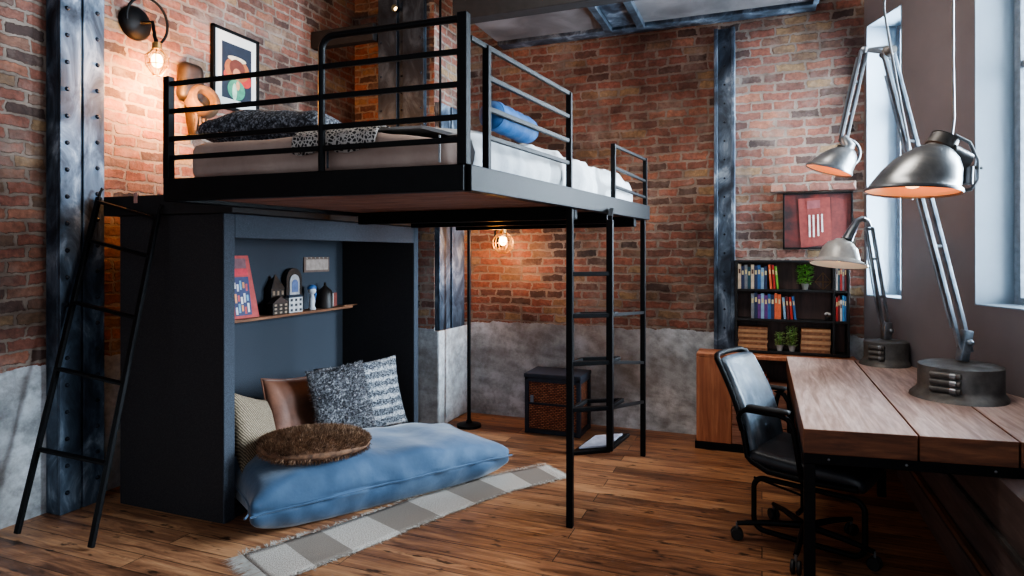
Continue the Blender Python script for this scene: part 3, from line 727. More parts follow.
# arched clock
def arch_poly(a, c, z0, z1, x, n=10):
    m_, r_ = (a + c) / 2, (c - a) / 2; return [V(x, a, z0), V(x, c, z0)] + [V(x, m_ + r_ * math.cos(PI * i / n), z1 - r_ + r_ * math.sin(PI * i / n)) for i in range(n + 1)]
def extr(b, pts, dx):
    n = len(pts); lo = [b.bm.verts.new(p) for p in pts]; hi = [b.bm.verts.new(p + V(dx, 0, 0)) for p in pts]
    b.bm.faces.new(lo[::-1]); b.bm.faces.new(hi)
    for i in range(n): b.bm.faces.new([lo[i], lo[(i + 1) % n], hi[(i + 1) % n], hi[i]])
    return b
a, c = ys(289), ys(304.5)
t = thing('arched_plaque', 'dark arched frame with a pale narrow panel standing behind the white toy house', 'ornament', (-3.47, (a + c) / 2, SZ))
under(extr(MB(), arch_poly(a, c, SZ, SZ + .34, -3.48), .035).build('frame', M['mask_dark'], None), t)
under(extr(MB(), arch_poly(a + .035, c - .035, SZ + .06, SZ + .29, -3.444), .004).build('panel', flat(176, 176, 178), None), t)
under(extr(MB(), arch_poly(a + .055, c - .055, SZ + .15, SZ + .25, -3.439), .003).build('inset', flat(96, 116, 160), None), t)
# figurine
a = ys(310); t = thing('figurine', 'small blue and white figurine right of the arched frame on the alcove shelf', 'figurine', (-3.4, a, SZ))
b = MB(); b.lathe([(.03, 0), (.032, .01), (.02, .03), (.026, .07), (.018, .11), (.012, .125)], Matrix.Translation((-3.40, a, SZ)), 14, cap0=True, cap1=True); under(b.build('body', flat(200, 204, 210), None, 1), t)
b = MB(); b.ball(V(-3.40, a, SZ + .155), .032, 14, (1, 1, 1.05)); under(b.build('head', flat(210, 214, 220), None, 2), t)
b = MB(); b.ball(V(-3.405, a + .005, SZ + .175), .036, 14, (1, 1.1, .75)); b.tube([V(-3.405, a + .03, SZ + .17), V(-3.40, a + .045, SZ + .12), V(-3.4, a + .03, SZ + .08)], .009, 8); under(b.build('hood', flat(62, 104, 160), None, 2), t)
# brown bell
a = ys(325); t = thing('bell_ornament', 'dark domed bell ornament with a reddish panel at the right end of the alcove shelf', 'ornament', (-3.42, a, SZ))
b = MB(); b.lathe([(.075, 0), (.075, .02), (.07, .06), (.068, .11), (.05, .15), (.02, .175), (.008, .19), (.012, .20), (.001, .215)], Matrix.Translation((-3.42, a, SZ)), 20, cap0=True); under(b.build('dome', M['mask_dark'], None, 1), t)
under(MB().box((-3.352, a + .01, SZ + .012), (-3.344, a + .06, SZ + .125), .002).build('panel', flat(126, 62, 52), None), t)
under(MB().box((-3.346, a + .003, SZ + .012), (-3.342, a + .012, SZ + .125), .001).build('trim_strip', flat(206, 200, 196), None), t)
# wooden tray on right
tag(MB().box((-3.43 + .1, ys(336), SZ), (-3.36 + .005, ys(349), SZ + .012), .003).build('pencil_tray', M['shelf_wood'], None), 'thin wooden strip lying on the right end of the alcove shelf', 'tray')
# plaque on back panel
a, c = PX(304, 262, -3.49).y, PX(329, 262, -3.49).y
pz0, pz1 = PX(316, 272, -3.49).z, PX(316, 257, -3.49).z
t = thing('wall_plaque', 'small pale brown wall plaque mounted above the trinkets in the alcove', 'plaque', (-3.49, a, pz0))
under(MB().box((-3.499, a, pz0), (-3.487, c, pz1), .002).build('board', flat(112, 92, 82), None), t)
under(MB().box((-3.487, a + .02, pz0 + .018), (-3.484, c - .02, pz1 - .02)).build('face', flat(168, 152, 142), None), t)
for i in range(6): under(MB().ball(V(-3.485, a + .03 + (c - a - .06) * i / 5, pz1 - .008), .005, 8).build('stud', flat(210, 200, 190), None, 2), t)

# ================================================================== FLOOR CUSHION AND PILLOWS
def cushion():
    ang = math.radians(58.5)
    ctr = V(-2.335, 3.49, .155)
    root = thing('floor_cushion', 'large blue velvet floor cushion lying half inside the felt alcove', 'cushion', (ctr.x, ctr.y, 0), (0, 0, ang))
    hx, hy, hz = .83, .37, .19
    def fn(p):
        a, c = p.x / hx, p.y / hy
        ex = 1 - abs(a) ** 3.5; ey = 1 - abs(c) ** 4
        k = .22 + .78 * (max(ex, 0) * max(ey, 0)) ** .45
        z = p.z * k
        if p.z > 0: z *= (.92 - .22 * a)
        q = V(p.x * (1 - .05 * (1 - c * c) * abs(a) ** 4) * (1 + .045 * (abs(c) ** 6)), p.y * (1 - .06 * (1 - a * a) * 0) * (1 + .04 * abs(a) ** 6), z)
        edge = max(abs(a), abs(c)) ** 6
        wr = .020 * nz((p.x * 5, p.y * 5, p.z * 2), 1.0) + .012 * nz((p.x * 16, p.y * 6, 3), 1.0) * edge
        q += V(0, 0, wr * (1 if p.z > 0 else .15)); q.y += .015 * nz((p.x * 9, p.z * 9, 1), 1.0) * (abs(c) > .9)
        q.z += .155 * (.92); q.z = max(q.z, .004)
        return q
    b = MB(); b.softbox(hx, hy, hz, .07, 72, 34, 10, fn); cv = b.build('cover', M['velvet'], root, 2)
    e = []
    for i in range(41): e.append(fn(V(-hx + .02 + 2 * (hx - .02) * i / 40, -hy, .0)) + V(0, -.004, 0))
    MB().tube(e, .006, 6).build('piping', M['velvet'], cv, 1)
    e = [fn(V(-hx, -hy + 2 * hy * i / 20, .0)) + V(-.004, 0, 0) for i in range(21)]
    MB().tube(e, .006, 6).build('piping', M['velvet'], cv, 1)
    return root
cushion()
def facing(n, up=V(0, 0, 1), roll=0):
    """rotation with local z = n, local y = upward"""
    n = Vector(n).normalized(); x = up.cross(n).normalized(); y = n.cross(x)
    m = Matrix((x, y, n)).transposed(); return (m @ Matrix.Rotation(roll, 3, 'Z')).to_euler()
pillow('throw_pillow', 'beige knitted pillow leaning on the left inner side of the alcove', M['beige_knit'], .46, .50, .15, PX(255, 434, -2.93), facing((.8, .30, .30), roll=-.36))
rt, sf = pillow('throw_pillow', 'plain tan suede pillow with piped edge leaning on the alcove back', M['leather_tan'], .43, .50, .15, PX(293, 412, -3.08), facing((1, -.25, .38), roll=-.10)); piping(rt, sf, M['leather_tan'])
pillow('throw_pillow', 'black and white striped woven pillow behind the grey shaggy pillow', M['bw_weave'], .76, .57, .11, PX(363, 397, -2.95), facing((1, -.42, .30), roll=.03))
rt, sf = pillow('throw_pillow', 'speckled grey shaggy pillow between the tan and the striped pillow', M['shag'], .46, .56, .13, PX(342, 404, -2.80), facing((1, -.42, .34), roll=.05))
def tufts(root, sf, n, ln, wd, mats, droop=.4, both=True):
    for mi, m in enumerate(mats):
        st = []
        for _ in range(n // len(mats)):
            a, c = random.uniform(-.98, .98), random.uniform(-.98, .98); sg = 1 if (random.random() < .75 or not both) else -1
            p = sf(a, c, sg); nn = V(a * .8, c * .8, sg * 1.0).normalized()
            d = (nn + V(random.uniform(-1, 1), random.uniform(-1, 1), random.uniform(-.6, .6)) * droop).normalized() * ln * random.uniform(.6, 1.2)
            w = d.cross(V(random.random(), random.random(), random.random())).normalized() * wd
            st.append((p, p + d, w))
        o = strand_mesh('pile', st, m, root); o['kind'] = 'stuff'
tufts(rt, sf, 9000, .028, .0022, [M['shag_light'], M['shag_dark'], M['shag']], .9)
fz = PZ(318, 452, .34)
rt, sf = pillow('fur_pillow', 'flat brown furry pillow lying on top of the blue floor cushion', M['fur'], .66, .46, .12, (-2.46, 3.10, .375), (math.radians(3), math.radians(3), math.radians(57)), pinch=.0, oval=.9)
tufts(rt, sf, 15000, .026, .0015, [M['fur'], M['fur_tip']], .6)

# ================================================================== RUG
def rug():
    cl = [PZ(262, 568, 0), PZ(340, 541, 0), PZ(430, 507, 0), PZ(500, 484, 0), PZ(556, 472, 0)]
    cl = [cl[0] + (cl[0] - cl[1]) * .05] + cl[1:]
    root = thing('runner_rug', 'narrow checked grey and cream woven runner rug with fringe on the plank floor', 'rug', (cl[2].x, cl[2].y, 0))
    n = 60; pts = []
    def cen(t):
        f = t * (len(cl) - 1); i = min(int(f), len(cl) - 2); return lerp(cl[i], cl[i + 1], f - i)
    b = MB(); uvs = {}
    L = sum((cl[i + 1] - cl[i]).length for i in range(len(cl) - 1)); rows = []
    for i in range(n + 1):
        t = i / n; p = cen(t); dd = (cen(min(1, t + .08)) - cen(max(0, t - .08))).normalized(); sd = V(dd.y, -dd.x, 0)
        w = .185 - .045 * t; row = []
        for j in range(9):
            s = -1 + j / 4; q = p + sd * w * (s + .04 * nz((t * 14, s * 2, 0))) ; z = .007 + .004 * abs(nz((t * 9, s * 3, 4)))
            v = b.bm.verts.new((q.x, q.y, z)); uvs[v] = (t * L, s * w + .2); row.append(v)
        rows.append((row, sd, dd, w))
    for i in range(n):
        for j in range(8): b.bm.faces.new([rows[i][0][j], rows[i + 1][0][j], rows[i + 1][0][j + 1], rows[i][0][j + 1]])
    co = {tuple(round(x, 5) for x in v.co): uv for v, uv in uvs.items()}
    ends = [([v.co.copy() for v in r[0]], r[1], r[2]) for r in (rows[0], rows[-1])]; sides = [(r[0][0].co.copy(), r[0][-1].co.copy(), r[1]) for r in rows]
    o = under(b.build('woven_field', M['rug'], None, 2), root)
    ul = o.data.uv_layers['UVMap'].data
    for lp in o.data.loops:
        ul[lp.index].uv = co[tuple(round(x, 5) for x in o.data.vertices[lp.vertex_index].co)]
    sm = o.modifiers.new('thick', 'SOLIDIFY'); sm.thickness = .006; sm.offset = -1
    st = []
    for k, (vs, sd, dd) in enumerate(ends):
        sg = -1 if k == 0 else 1
        for _ in range(150):
            a = lerp(vs[0], vs[-1], random.random()); st.append((a, a + dd * sg * random.uniform(.06, .12) * (1 if k == 0 else .4) + sd * random.uniform(-.03, .03) + V(0, 0, -.004), sd * .0035))
    for l_, r_, sd in sides * 9:
        for p, sg in ((l_, -1), (r_, 1)):
            a = p + V(random.uniform(-.015, .015), random.uniform(-.015, .015), .003); st.append((a, a + sd * sg * random.uniform(.008, .028) + V(random.uniform(-.02, .02), random.uniform(-.02, .02), random.uniform(0, .006)), V(random.uniform(-1, 1), random.uniform(-1, 1), 0).normalized() * .003))
    f = strand_mesh('fringe', st, M['fringe'], None); f['kind'] = 'stuff'; under(f, root)
rug()

# ================================================================== WICKER HAMPER
hx0, hx1, hy0, hy1, hz = -1.845, -1.37, 5.02, 5.36, .50
t = thing('wicker_hamper', 'reddish wicker hamper trunk with dark frame against the back wall behind the ladder', 'hamper', ((hx0 + hx1) / 2, 5.2, 0))
under(MB().box((hx0 + .02, hy0 + .015, .03), (hx1 - .02, hy1 - .015, hz - .05), .004).build('woven_body', M['wicker'], None), t)
b = MB()
for x in (hx0 + .015, hx1 - .015):
    for y in (hy0 + .015, hy1 - .015): b.box((x - .017, y - .017, 0), (x + .017, y + .017, hz - .05), .004)
for z in (.02, .25, hz - .055):
    tt = .018 if z != .25 else .008
    b.box((hx0, hy0, z - tt + .002), (hx1, hy0 + .022, z + tt)); b.box((hx0, hy1 - .022, z - tt + .002), (hx1, hy1, z + tt)); b.box((hx1 - .022, hy0, z - tt + .002), (hx1, hy1, z + tt)); b.box((hx0, hy0, z - tt + .002), (hx0 + .022, hy1, z + tt))
under(b.build('frame', flat(34, 40, 52), None), t)
l_ = under(MB().box((hx0 - .008, hy0 - .01, hz - .036), (hx1 + .008, hy1, hz), .008).build('lid', flat(40, 46, 58), None), t)
under(MB().box((hx0 + .05, hy0 - .012, .26), (hx0 + .08, hy0 - .001, .32), .003).build('clasp', M['lamp_steel'], None), t)

# ================================================================== LEANING LADDER
f0, f1 = PZ(17, 536, 0), PZ(91, 550, 0); t0, t1 = V(-3.69, y0 - .05, 1.80), V(-3.17, y0 - .05, 1.745)
t0 = PY(99, 197, y0 - .062); t1 = PY(158, 214, y0 - .062)
t = thing('leaning_ladder', 'dark steel ladder leaning against the left side of the felt alcove', 'ladder', ((f0.x + f1.x) / 2, f0.y, 0))
for a, c in ((f0, t0), (f1, t1)):
    dd = (c - a).normalized(); b = MB(); b.bar(a + tz(.012), c, .032, .022, .004, up=V(0, -1, 0)); under(b.build('stile', M['black'], None), t)
    b = MB(); b.tube([c - dd * .01, c + dd * .03, c + dd * .045 + V(0, .012, .005), c + V(0, .014, .05)], .008, 8); under(b.build('hook', M['black'], None, 1), t)
for k in (.235, .465, .665, .86, .985):
    b = MB(); a, c = lerp(f0, t0, k), lerp(f1, t1, k); z = (a.z + c.z) / 2
    b.bar(a, c, .034, .016, .003, up=V(0, 0, 1)); under(b.build('rung', M['black'], None), t)

# ================================================================== SCONCES / WALL DECOR (left wall)
def cage_bulb(root, p, r, h, m_bulb):
    """glass bulb in a wire cage hanging down from p"""
    b = MB(); b.lathe([(.4 * r, 0), (.42 * r, -.25 * h), (.3 * r, -.27 * h)], Matrix.Translation(p + V(0, 0, .28 * h)), 16, cap0=True, cap1=True); under(b.build('socket', M['brass'], None, 1), root)
    b = MB(); b.ball(p + V(0, 0, -.42 * h), .5 * r, 14, (1, 1, 1.35)); under(b.build('bulb', m_bulb, None, 2), root)
    b = MB()
    for i in range(8):
        a = 2 * PI * i / 8; d = V(math.cos(a), math.sin(a), 0)
        b.tube([p + d * .4 * r, p + d * r + V(0, 0, -.25 * h), p + d * r * .95 + V(0, 0, -.6 * h), p + d * .3 * r + V(0, 0, -h)], .0035, 5)
    for rr, zz in ((1, -.25), (.95, -.6), (.3, -1)):
        b.tube([p + V(math.cos(2 * PI * i / 20) * r * rr, math.sin(2 * PI * i / 20) * r * rr, zz * h) for i in range(20)], .0035, 5, closed=True)
    under(b.build('cage', M['brass'], None, 1), root)
sc = PX(137, 23, XL + .03)
t = thing('wall_sconce', 'black round wall sconce with glowing caged bulb above the leaning ladder', 'sconce', sc)
RX = Matrix.Rotation(PI / 2, 4, 'Y')
b = MB(); b.lathe([(.11, 0), (.11, .02), (.095, .04), (.05, .055), (.001, .06)], Matrix.Translation((XL + .003, sc.y, sc.z)) @ RX, 28, cap0=True); under(b.build('back_plate', M['black'], None, 1), t)
ctr = V(XL + .09, sc.y + .03, sc.z + .01); pb = PX(157, 50, XL + .2)
b = MB(); b.tube(arc(ctr, V(0, 1, 0), V(.1, 0, 1), .15, -.9, PI + .2, 20), .009, 8); b.tube([V(XL + .05, sc.y, sc.z), ctr + V(.02, .02, 0), pb + V(-.02, 0, .09), pb + V(0, 0, .04)], .012, 8); under(b.build('arm', M['black'], None, 1), t)
cage_bulb(t, pb, .068, .165, M['bulb'])
def light(kind, name, loc, energy, col, size=.1, rot=None, sy=None):
    l = bpy.data.lights.new(name, kind); l.energy = energy; l.color = col
    if kind == 'AREA':
        l.size = size
        if sy: l.shape = 'RECTANGLE'; l.size_y = sy
    elif kind == 'SUN': l.angle = size
    else: l.shadow_soft_size = size
    o = bpy.data.objects.new(name, l); COL.objects.link(o); o.location = loc
    if rot is not None: o.rotation_euler = rot
    return o
WARM = (1.0, .42, .12)
light('POINT', 'sconce_glow', pb + V(.07, .10, -.22), 100, WARM, .06)
# sconce under the bed on the back wall
s2 = PY(503, 243, YB - .13)
t = thing('wall_sconce', 'caged globe sconce glowing on the back brick wall beneath the loft bed', 'sconce', s2)
b = MB(); b.lathe([(.05, 0), (.05, .012), (.02, .03)], Matrix.Translation((s2.x - .10, YB - .003, s2.z + .01)) @ Matrix.Rotation(PI / 2, 4, 'X'), 20, cap0=True, cap1=True); under(b.build('back_plate', M['black'], None, 1), t)
b = MB(); b.tube([V(s2.x - .10, YB - .03, s2.z + .01), V(s2.x - .10, YB - .08, s2.z + .03), V(s2.x - .08, YB - .12, s2.z + .11), V(s2.x - .03, YB - .13, s2.z + .14), s2 + V(0, 0, .11)], .01, 8); under(b.build('arm', M['black'], None, 1), t)
b = MB(); b.lathe([(.03, 0), (.032, .05), (.015, .055)], Matrix.Translation(s2 + V(0, 0, .07)), 14, cap0=True, cap1=True); under(b.build('socket', M['brass'], None, 1), t)
b = MB(); b.ball(s2 + V(0, 0, .02), .036, 14, (1, 1, 1.2)); under(b.build('bulb', M['bulb'], None, 2), t)
b = MB()
for i in range(8):
    a = PI * i / 8; e1 = V(math.cos(a), math.sin(a), 0); b.tube([s2 + (e1 * math.cos(q * 2 * PI / 24) + V(0, 0, 1) * math.sin(q * 2 * PI / 24)) * .095 for q in range(24)], .003, 5, closed=True)
for zz in (-.055, 0, .055):
    rr = math.sqrt(.095 ** 2 - zz * zz); b.tube([s2 + V(rr * math.cos(q * PI / 12), rr * math.sin(q * PI / 12), zz) for q in range(24)], .003, 5, closed=True)
under(b.build('cage', M['brass'], None, 1), t)
light('POINT', 'globe_glow', s2 + V(0, -.13, -.02), 16.0, WARM, .06)
# framed picture on left wall
pa, pc = PX(212, 60, XL + .02), PX(258, 60, XL + .02); z1 = PX(212, 23, XL + .02).z; z0 = PX(212, 105, XL + .02).z
t = thing('framed_picture', 'black framed portrait print with white mount on the left wall above the bed', 'picture', (XL + .02, (pa.y + pc.y) / 2, z0))
b = MB(); fw = .022
for lo, hi in (((pa.y, z0), (pa.y + fw, z1)), ((pc.y - fw, z0), (pc.y, z1)), ((pa.y, z0), (pc.y, z0 + fw)), ((pa.y, z1 - fw), (pc.y, z1))):
    b.box((XL + .003, lo[0], lo[1]), (XL + .035, hi[0], hi[1]), .002)
under(b.build('frame', M['black'], None), t)
under(MB().box((XL + .004, pa.y + .01, z0 + .01), (XL + .02, pc.y - .01, z1 - .01)).build('mount', M['white_mat'], None), t)
yw = pc.y - pa.y; zh = z1 - z0
def pr(ya, yb, za, zb, m, e, nm='print'): return under(MB().box((XL + .02, pa.y + yw * ya, z0 + zh * za), (XL + .02 + e, pa.y + yw * yb, z0 + zh * zb)).build(nm, m, None), t)
pr(.2, .84, .14, .84, flat(24, 34, 52), .002)
def disc(cy, cz_, ry, rz_, m, e, nm='print', n=24, a0=0, a1=2 * PI):
    b = MB(); pts = [V(XL + .02 + e, pa.y + yw * (cy + ry * math.cos(a0 + (a1 - a0) * i / n)), z0 + zh * (cz_ + rz_ * math.sin(a0 + (a1 - a0) * i / n))) for i in range(n)]
    b.poly(pts); return under(b.build(nm, m, None), t)
disc(.70, .42, .14, .09, flat(176, 44, 40), .0030); disc(.34, .44, .11, .07, flat(170, 60, 44), .0031)
disc(.52, .53, .27, .15, flat(160, 92, 52), .0034); disc(.52, .66, .2, .035, flat(220, 206, 180), .0037); disc(.52, .55, .17, .11, flat(98, 46, 34), .004)
disc(.51, .47, .085, .075, flat(190, 130, 96), .0046); disc(.50, .27, .19, .13, flat(64, 140, 112), .005); disc(.46, .24, .05, .11, flat(170, 206, 180), .0054); disc(.53, .33, .04, .06, flat(206, 150, 112), .0058)
# carved wooden mask hung beside it
mk = PX(197, 100, XL + .05); ztop = PX(195, 65, XL + .05).z; zbot = PX(200, 140, XL + .05).z
t = thing('carved_mask', 'carved dark and pale wooden mask with hollow eye on the left brick wall', 'mask', mk)
yc = mk.y
b = MB(); b.softbox(.05, .10, .14, .05, 8, 12, 14, lambda p: V(XL + .055 + p.x, yc - .06 + p.y * (1 - .1 * p.z / .14), ztop - .14 + p.z)); under(b.build('upper_block', M['mask_dark'], None, 2), t)
pe = PX(205, 102, XL + .13)
b = MB(); Q = Matrix.Translation((XL + .10, pe.y, pe.z)) @ Matrix.Rotation(math.radians(75), 4, 'Y') @ Matrix.Rotation(.3, 4, 'X')
b.lathe([(.10, -.04), (.125, .0), (.115, .05), (.095, .075), (.07, .078), (.06, .06), (.055, .01)], Q, 22); er = under(b.build('eye_ring', M['bone'], None, 1), t)
b = MB(); b.lathe([(.058, .012), (.001, .0)], Q, 18); sub(b.build('eye_hollow', M['rubber'], None, 1), er)
b = MB(); hz_ = (pe.z - zbot) / 2
b.softbox(.05, .07, hz_, .045, 8, 10, 14, lambda p: V(XL + .055 + p.x * (1 + .2 * p.z / hz_), pe.y - .02 + p.y * (.75 + .3 * p.z / hz_), zbot + hz_ + p.z)); jw = under(b.build('jaw', M['mask_dark'], None, 2), t)
for i in range(4):
    yy = pe.y - .065 + .03 * i; b = MB(); b.tube([V(XL + .108, yy, zbot + .05), V(XL + .122, yy, zbot + .12), V(XL + .115, yy, zbot + .2)], [.006, .012, .009], 8); sub(b.build('tooth', M['bone'], None, 1), jw)

# ================================================================== BOOKSHELF AND CABINET
bx0, bx1, byf, bz0, bz1 = PY(735, 300, 5.25).x, PY(850, 300, 5.25).x, 5.25, .735, 1.445
cab = thing('low_cabinet', 'low brown wooden cabinet with open middle beneath the black bookshelf', 'cabinet', (0, 5.3, 0))
cx0, cx1, cyf, cz1 = -.47, .64, 5.10, .73
def cp(nm, lo, hi, m, bev=.003): return under(MB().box(lo, hi, bev).build(nm, m, None), cab)
cp('top_board', (cx0, cyf, cz1 - .025), (cx1, 5.37, cz1), M['cab_wood']); cp('plinth', (cx0 - .01, cyf - .005, 0), (cx1, 5.37, .055), M['black'])
cp('door', (cx0, cyf - .0, .057), (-.215, cyf + .025, cz1 - .027), M['cab_wood']); cp('side_panel', (cx0, cyf + .026, .057), (cx0 + .025, 5.37, cz1 - .027), M['cab_wood'])
cp('divider', (-.235, cyf + .026, .057), (-.215, 5.37, cz1 - .027), M['cab_wood']); cp('side_panel', (cx1 - .025, cyf + .0, .057), (cx1, 5.37, cz1 - .027), M['cab_wood'])
cp('back_panel', (cx0 + .026, 5.35, .057), (cx1 - .026, 5.37, cz1 - .027), M['dark_wood'])
cp('shelf', (-.213, cyf + .02, .50), (cx1 - .027, 5.349, .52), M['deck_wood'])
for k, z in enumerate((.06, .205, .35)):
    d_ = cp('drawer', (-.212, cyf + .005, z), (.20, 5.33, z + .138), M['deck_wood']); d_2 = cp('drawer', (.205, cyf + .005, z), (cx1 - .028, 5.33, z + .138), M['deck_wood'])
    for dd_, xx in ((d_, -.006), (d_2, .41)): sub(MB().box((xx - .03, cyf - .004, z + .075), (xx + .03, cyf + .0045, z + .088), .002).build('pull', M['black'], None), dd_)
sh = thing('bookshelf', 'black open bookshelf unit with three rows standing on the low cabinet by the back wall', 'bookshelf', ((bx0 + bx1) / 2, 5.35, bz0))
def sp_(nm, lo, hi, m=None): return under(MB().box(lo, hi, .002).build(nm, m or M['black_matte'], None), sh)
T = .018; rows = [bz0, 0, 0, bz1]
zr = [PY(790, 355, byf).z, PY(790, 321, byf).z, PY(790, 291, byf).z]
zr[0] = bz0
xdv = PY(834, 300, byf).x
sp_('side_panel', (bx0, byf, bz0), (bx0 + T, 5.40, bz1)); sp_('side_panel', (bx1 - T, byf, bz0), (bx1, 5.40, bz1)); sp_('divider', (xdv - T / 2, byf, bz0 + T), (xdv + T / 2, 5.385, bz1 - T))
sp_('top_board', (bx0 + T, byf, bz1 - T), (bx1 - T, 5.40, bz1)); sp_('back_panel', (bx0 + T, 5.386, bz0 + T), (bx1 - T, 5.399, bz1 - T), M['dark_wood'])
sp_('shelf', (bx0 + T, byf, bz0), (bx1 - T, 5.40, bz0 + T))
for z in zr[1:]: sp_('shelf', (bx0 + T, byf, z - T / 2), (xdv - T / 2, 5.385, z + T / 2)); sp_('shelf', (xdv + T / 2, byf, z - T / 2), (bx1 - T, 5.385, z + T / 2))
ORD = ['first', 'second', 'third', 'fourth', 'fifth', 'sixth', 'seventh', 'eighth', 'ninth', 'tenth', 'eleventh', 'twelfth', 'thirteenth', 'fourteenth', 'fifteenth', 'sixteenth']
CN = {'cream': (206, 190, 166), 'navy': (40, 56, 92), 'blue': (58, 104, 160), 'grey': (126, 132, 140), 'pale blue': (140, 176, 204), 'dark teal': (36, 76, 92), 'red': (186, 52, 48), 'orange': (222, 112, 74), 'green': (112, 172, 62), 'purple': (104, 60, 132), 'white': (216, 214, 210), 'black': (36, 36, 40), 'maroon': (112, 44, 48), 'tan': (178, 138, 98), 'bright blue': (70, 150, 210), 'brown': (132, 88, 58)}
def book(x, th, z, h, dep, colr, label, group, tilt=0.0, yf=None):
    h *= 1.56
    t = thing('book', label, 'book', (x, (yf or byf + .015), z), (0, tilt, 0), group)
    m = flat(*CN[colr]); b = MB(); b.box((0, 0, 0), (.0025, dep, h)); b.box((th - .0025, 0, 0), (th, dep, h)); b.box((0, -.002, 0), (th, .003, h), .001); b.build('cover', m, t)
    MB().box((.0028, .003, .003), (th - .0028, dep - .004, h - .004)).build('pages', M['paper'], t)
    lm = flat(210, 196, 150) if colr not in ('cream', 'white', 'tan') else flat(90, 60, 50)
    MB().box((th * .2, -.0032, h * .62), (th * .8, -.0021, h * .8)).build('spine_label', lm, t)
    return t
def row(px0, px1, z, cols, hts, where, group, tilts=None):
    xa, xb = PY(px0, 300, byf + .015).x, PY(px1, 300, byf + .015).x; n = len(cols); w = (xb - xa) / n
    k = {}
    for i, cn in enumerate(cols):
        tl = tilts[i] if tilts else 0
        art = ('an ' if cn[0] in 'aeiou' else '')
        book(xa + w * i + (.018 if tl else 0), w - .0012 - (.006 if tl else 0), z + .001, hts[i % len(hts)], .115, cn, '%s upright book, %s from the left %s' % (cn, ORD[i], where), group, tl)
z1_, z2_ = zr[2] + T / 2, zr[1] + T / 2
row(738, 777.5, z1_, ['cream', 'navy', 'grey', 'dark teal', 'cream', 'navy', 'blue', 'pale blue', 'navy', 'orange', 'red', 'green'], [.123, .112, .118, .108, .12, .115, .118, .104, .112, .12, .118, .112], 'in the top row of the black bookshelf', 'upright books in the top left compartment', [0] * 9 + [-.075, -.075, -.09])
row(751, 795, z2_, ['grey', 'navy', 'purple', 'pale blue', 'purple', 'blue', 'navy', 'orange', 'orange', 'pale blue', 'maroon', 'red', 'blue'], [.122, .13, .118, .124, .116, .122, .118, .126, .12, .106, .11, .108, .112], 'in the middle row of the black bookshelf', 'upright books in the middle left compartment', [0] * 9 + [-.075, -.075, -.08, -.10])
row(835.9, 846.6, z1_, ['white', 'dark teal', 'red', 'grey', 'maroon'], [.125, .118, .124, .11, .12], 'in the narrow top right compartment', 'upright books in the top right compartment')
row(835.9, 846.6, z2_, ['red', 'maroon', 'white', 'bright blue', 'blue'], [.112, .12, .1, .122, .118], 'in the narrow middle right compartment', 'upright books in the middle right compartment')
def stack(px0, px1, n, where, group):
    xa, xb = PY(px0, 340, byf + .015).x, PY(px1, 340, byf + .015).x; z = bz0 + T + .001; hh = .178 / n
    tones = [(170, 122, 82), (146, 100, 66), (188, 146, 104), (128, 84, 56), (176, 130, 92)]
    for i in range(n):
        o_ = random.uniform(-.004, .004); m = flat(*tones[(i * 3 + n) % 5])
        t = thing('flat_book', 'brown flat-lying book, %s from the bottom of the %s pile' % (ORD[i], where), 'book', (xa + .006 + o_, byf + .012, z), (0, 0, 0), group)
        w = xb - xa - .012 - random.uniform(0, .006)
        b = MB(); b.box((0, 0, 0), (w, .11, .002)); b.box((0, 0, hh - .0028), (w, .11, hh - .0006)); b.box((0, 0, 0), (.003, .11, hh - .0006)); b.build('cover', m, t)
        MB().box((.003, .002, .002), (w - .002, .108, hh - .0028)).build('pages', flat(186, 150, 112) if i % 2 else M['shelf_wood'], t); z += hh
stack(737.5, 769, 9, 'left-hand bottom shelf', 'flat brown books in the left-hand pile'); stack(800, 832, 8, 'right-hand bottom shelf', 'flat brown books in the right-hand pile')
def plant(name, label, p, hgt, spread, m, n=60, pot=True, trail=0, lw=.012):
    t = thing(name, label, 'plant', p)
    b = MB(); b.lathe([(.018, 0), (.026, .035), (.028, .045), (.022, .042)], None, 14, cap0=True); b.build('pot', M['pot'], t, 1)
    b = MB()
    for i in range(n):
        a = random.uniform(0, 2 * PI); k = random.random(); r_ = spread * math.sqrt(random.random()); z = .04 + hgt * k
        if trail and i % 3 == 0: z = .05 - trail * random.random(); r_ = spread * random.uniform(.7, 1.0)
        c = V(r_ * math.cos(a), min(r_ * math.sin(a), .04), max(z, .01)); d = V(math.cos(a), math.sin(a), random.uniform(-.3, .9)).normalized() * lw * 1.5; s = d.cross(V(0, 0, 1)).normalized() * lw * .6; u = V(0, 0, lw * .25)
        b.poly([c, c + d * .5 + s + u, c + d, c + d * .5 - s + u])
    b.build('foliage', m, t)
    b = MB()
    for i in range(6):
        a = i * 1.05; b.tube([V(0, 0, .03), V(spread * .4 * math.cos(a), spread * .3 * math.sin(a), .04 + hgt * .5), V(spread * .6 * math.cos(a), spread * .4 * math.sin(a), .04 + hgt * .85)], .0016, 5)
    b.build('stem', M['leaf'], t); return t
xp = PY(805, 280, byf + .06).x
plant('potted_plant', 'bright green trailing potted plant in the top row of the bookshelf', (xp, byf + .055, z1_ + .001), .14, .045, M['leaf'], 240, lw=.018)
xq = PY(780.5, 340, byf + .06).x - .006
plant('potted_plant', 'small pale speckled potted plant between the two piles of flat books', (xq, byf + .05, bz0 + T + .001), .10, .03, M['leaf_pale'], 150, lw=.012)
xq = PY(791, 340, byf + .06).x
plant('potted_plant', 'taller green bushy potted plant left of the right-hand book pile', (xq + .006, byf + .052, bz0 + T + .001), .145, .034, M['leaf_pale'], 260, lw=.013)
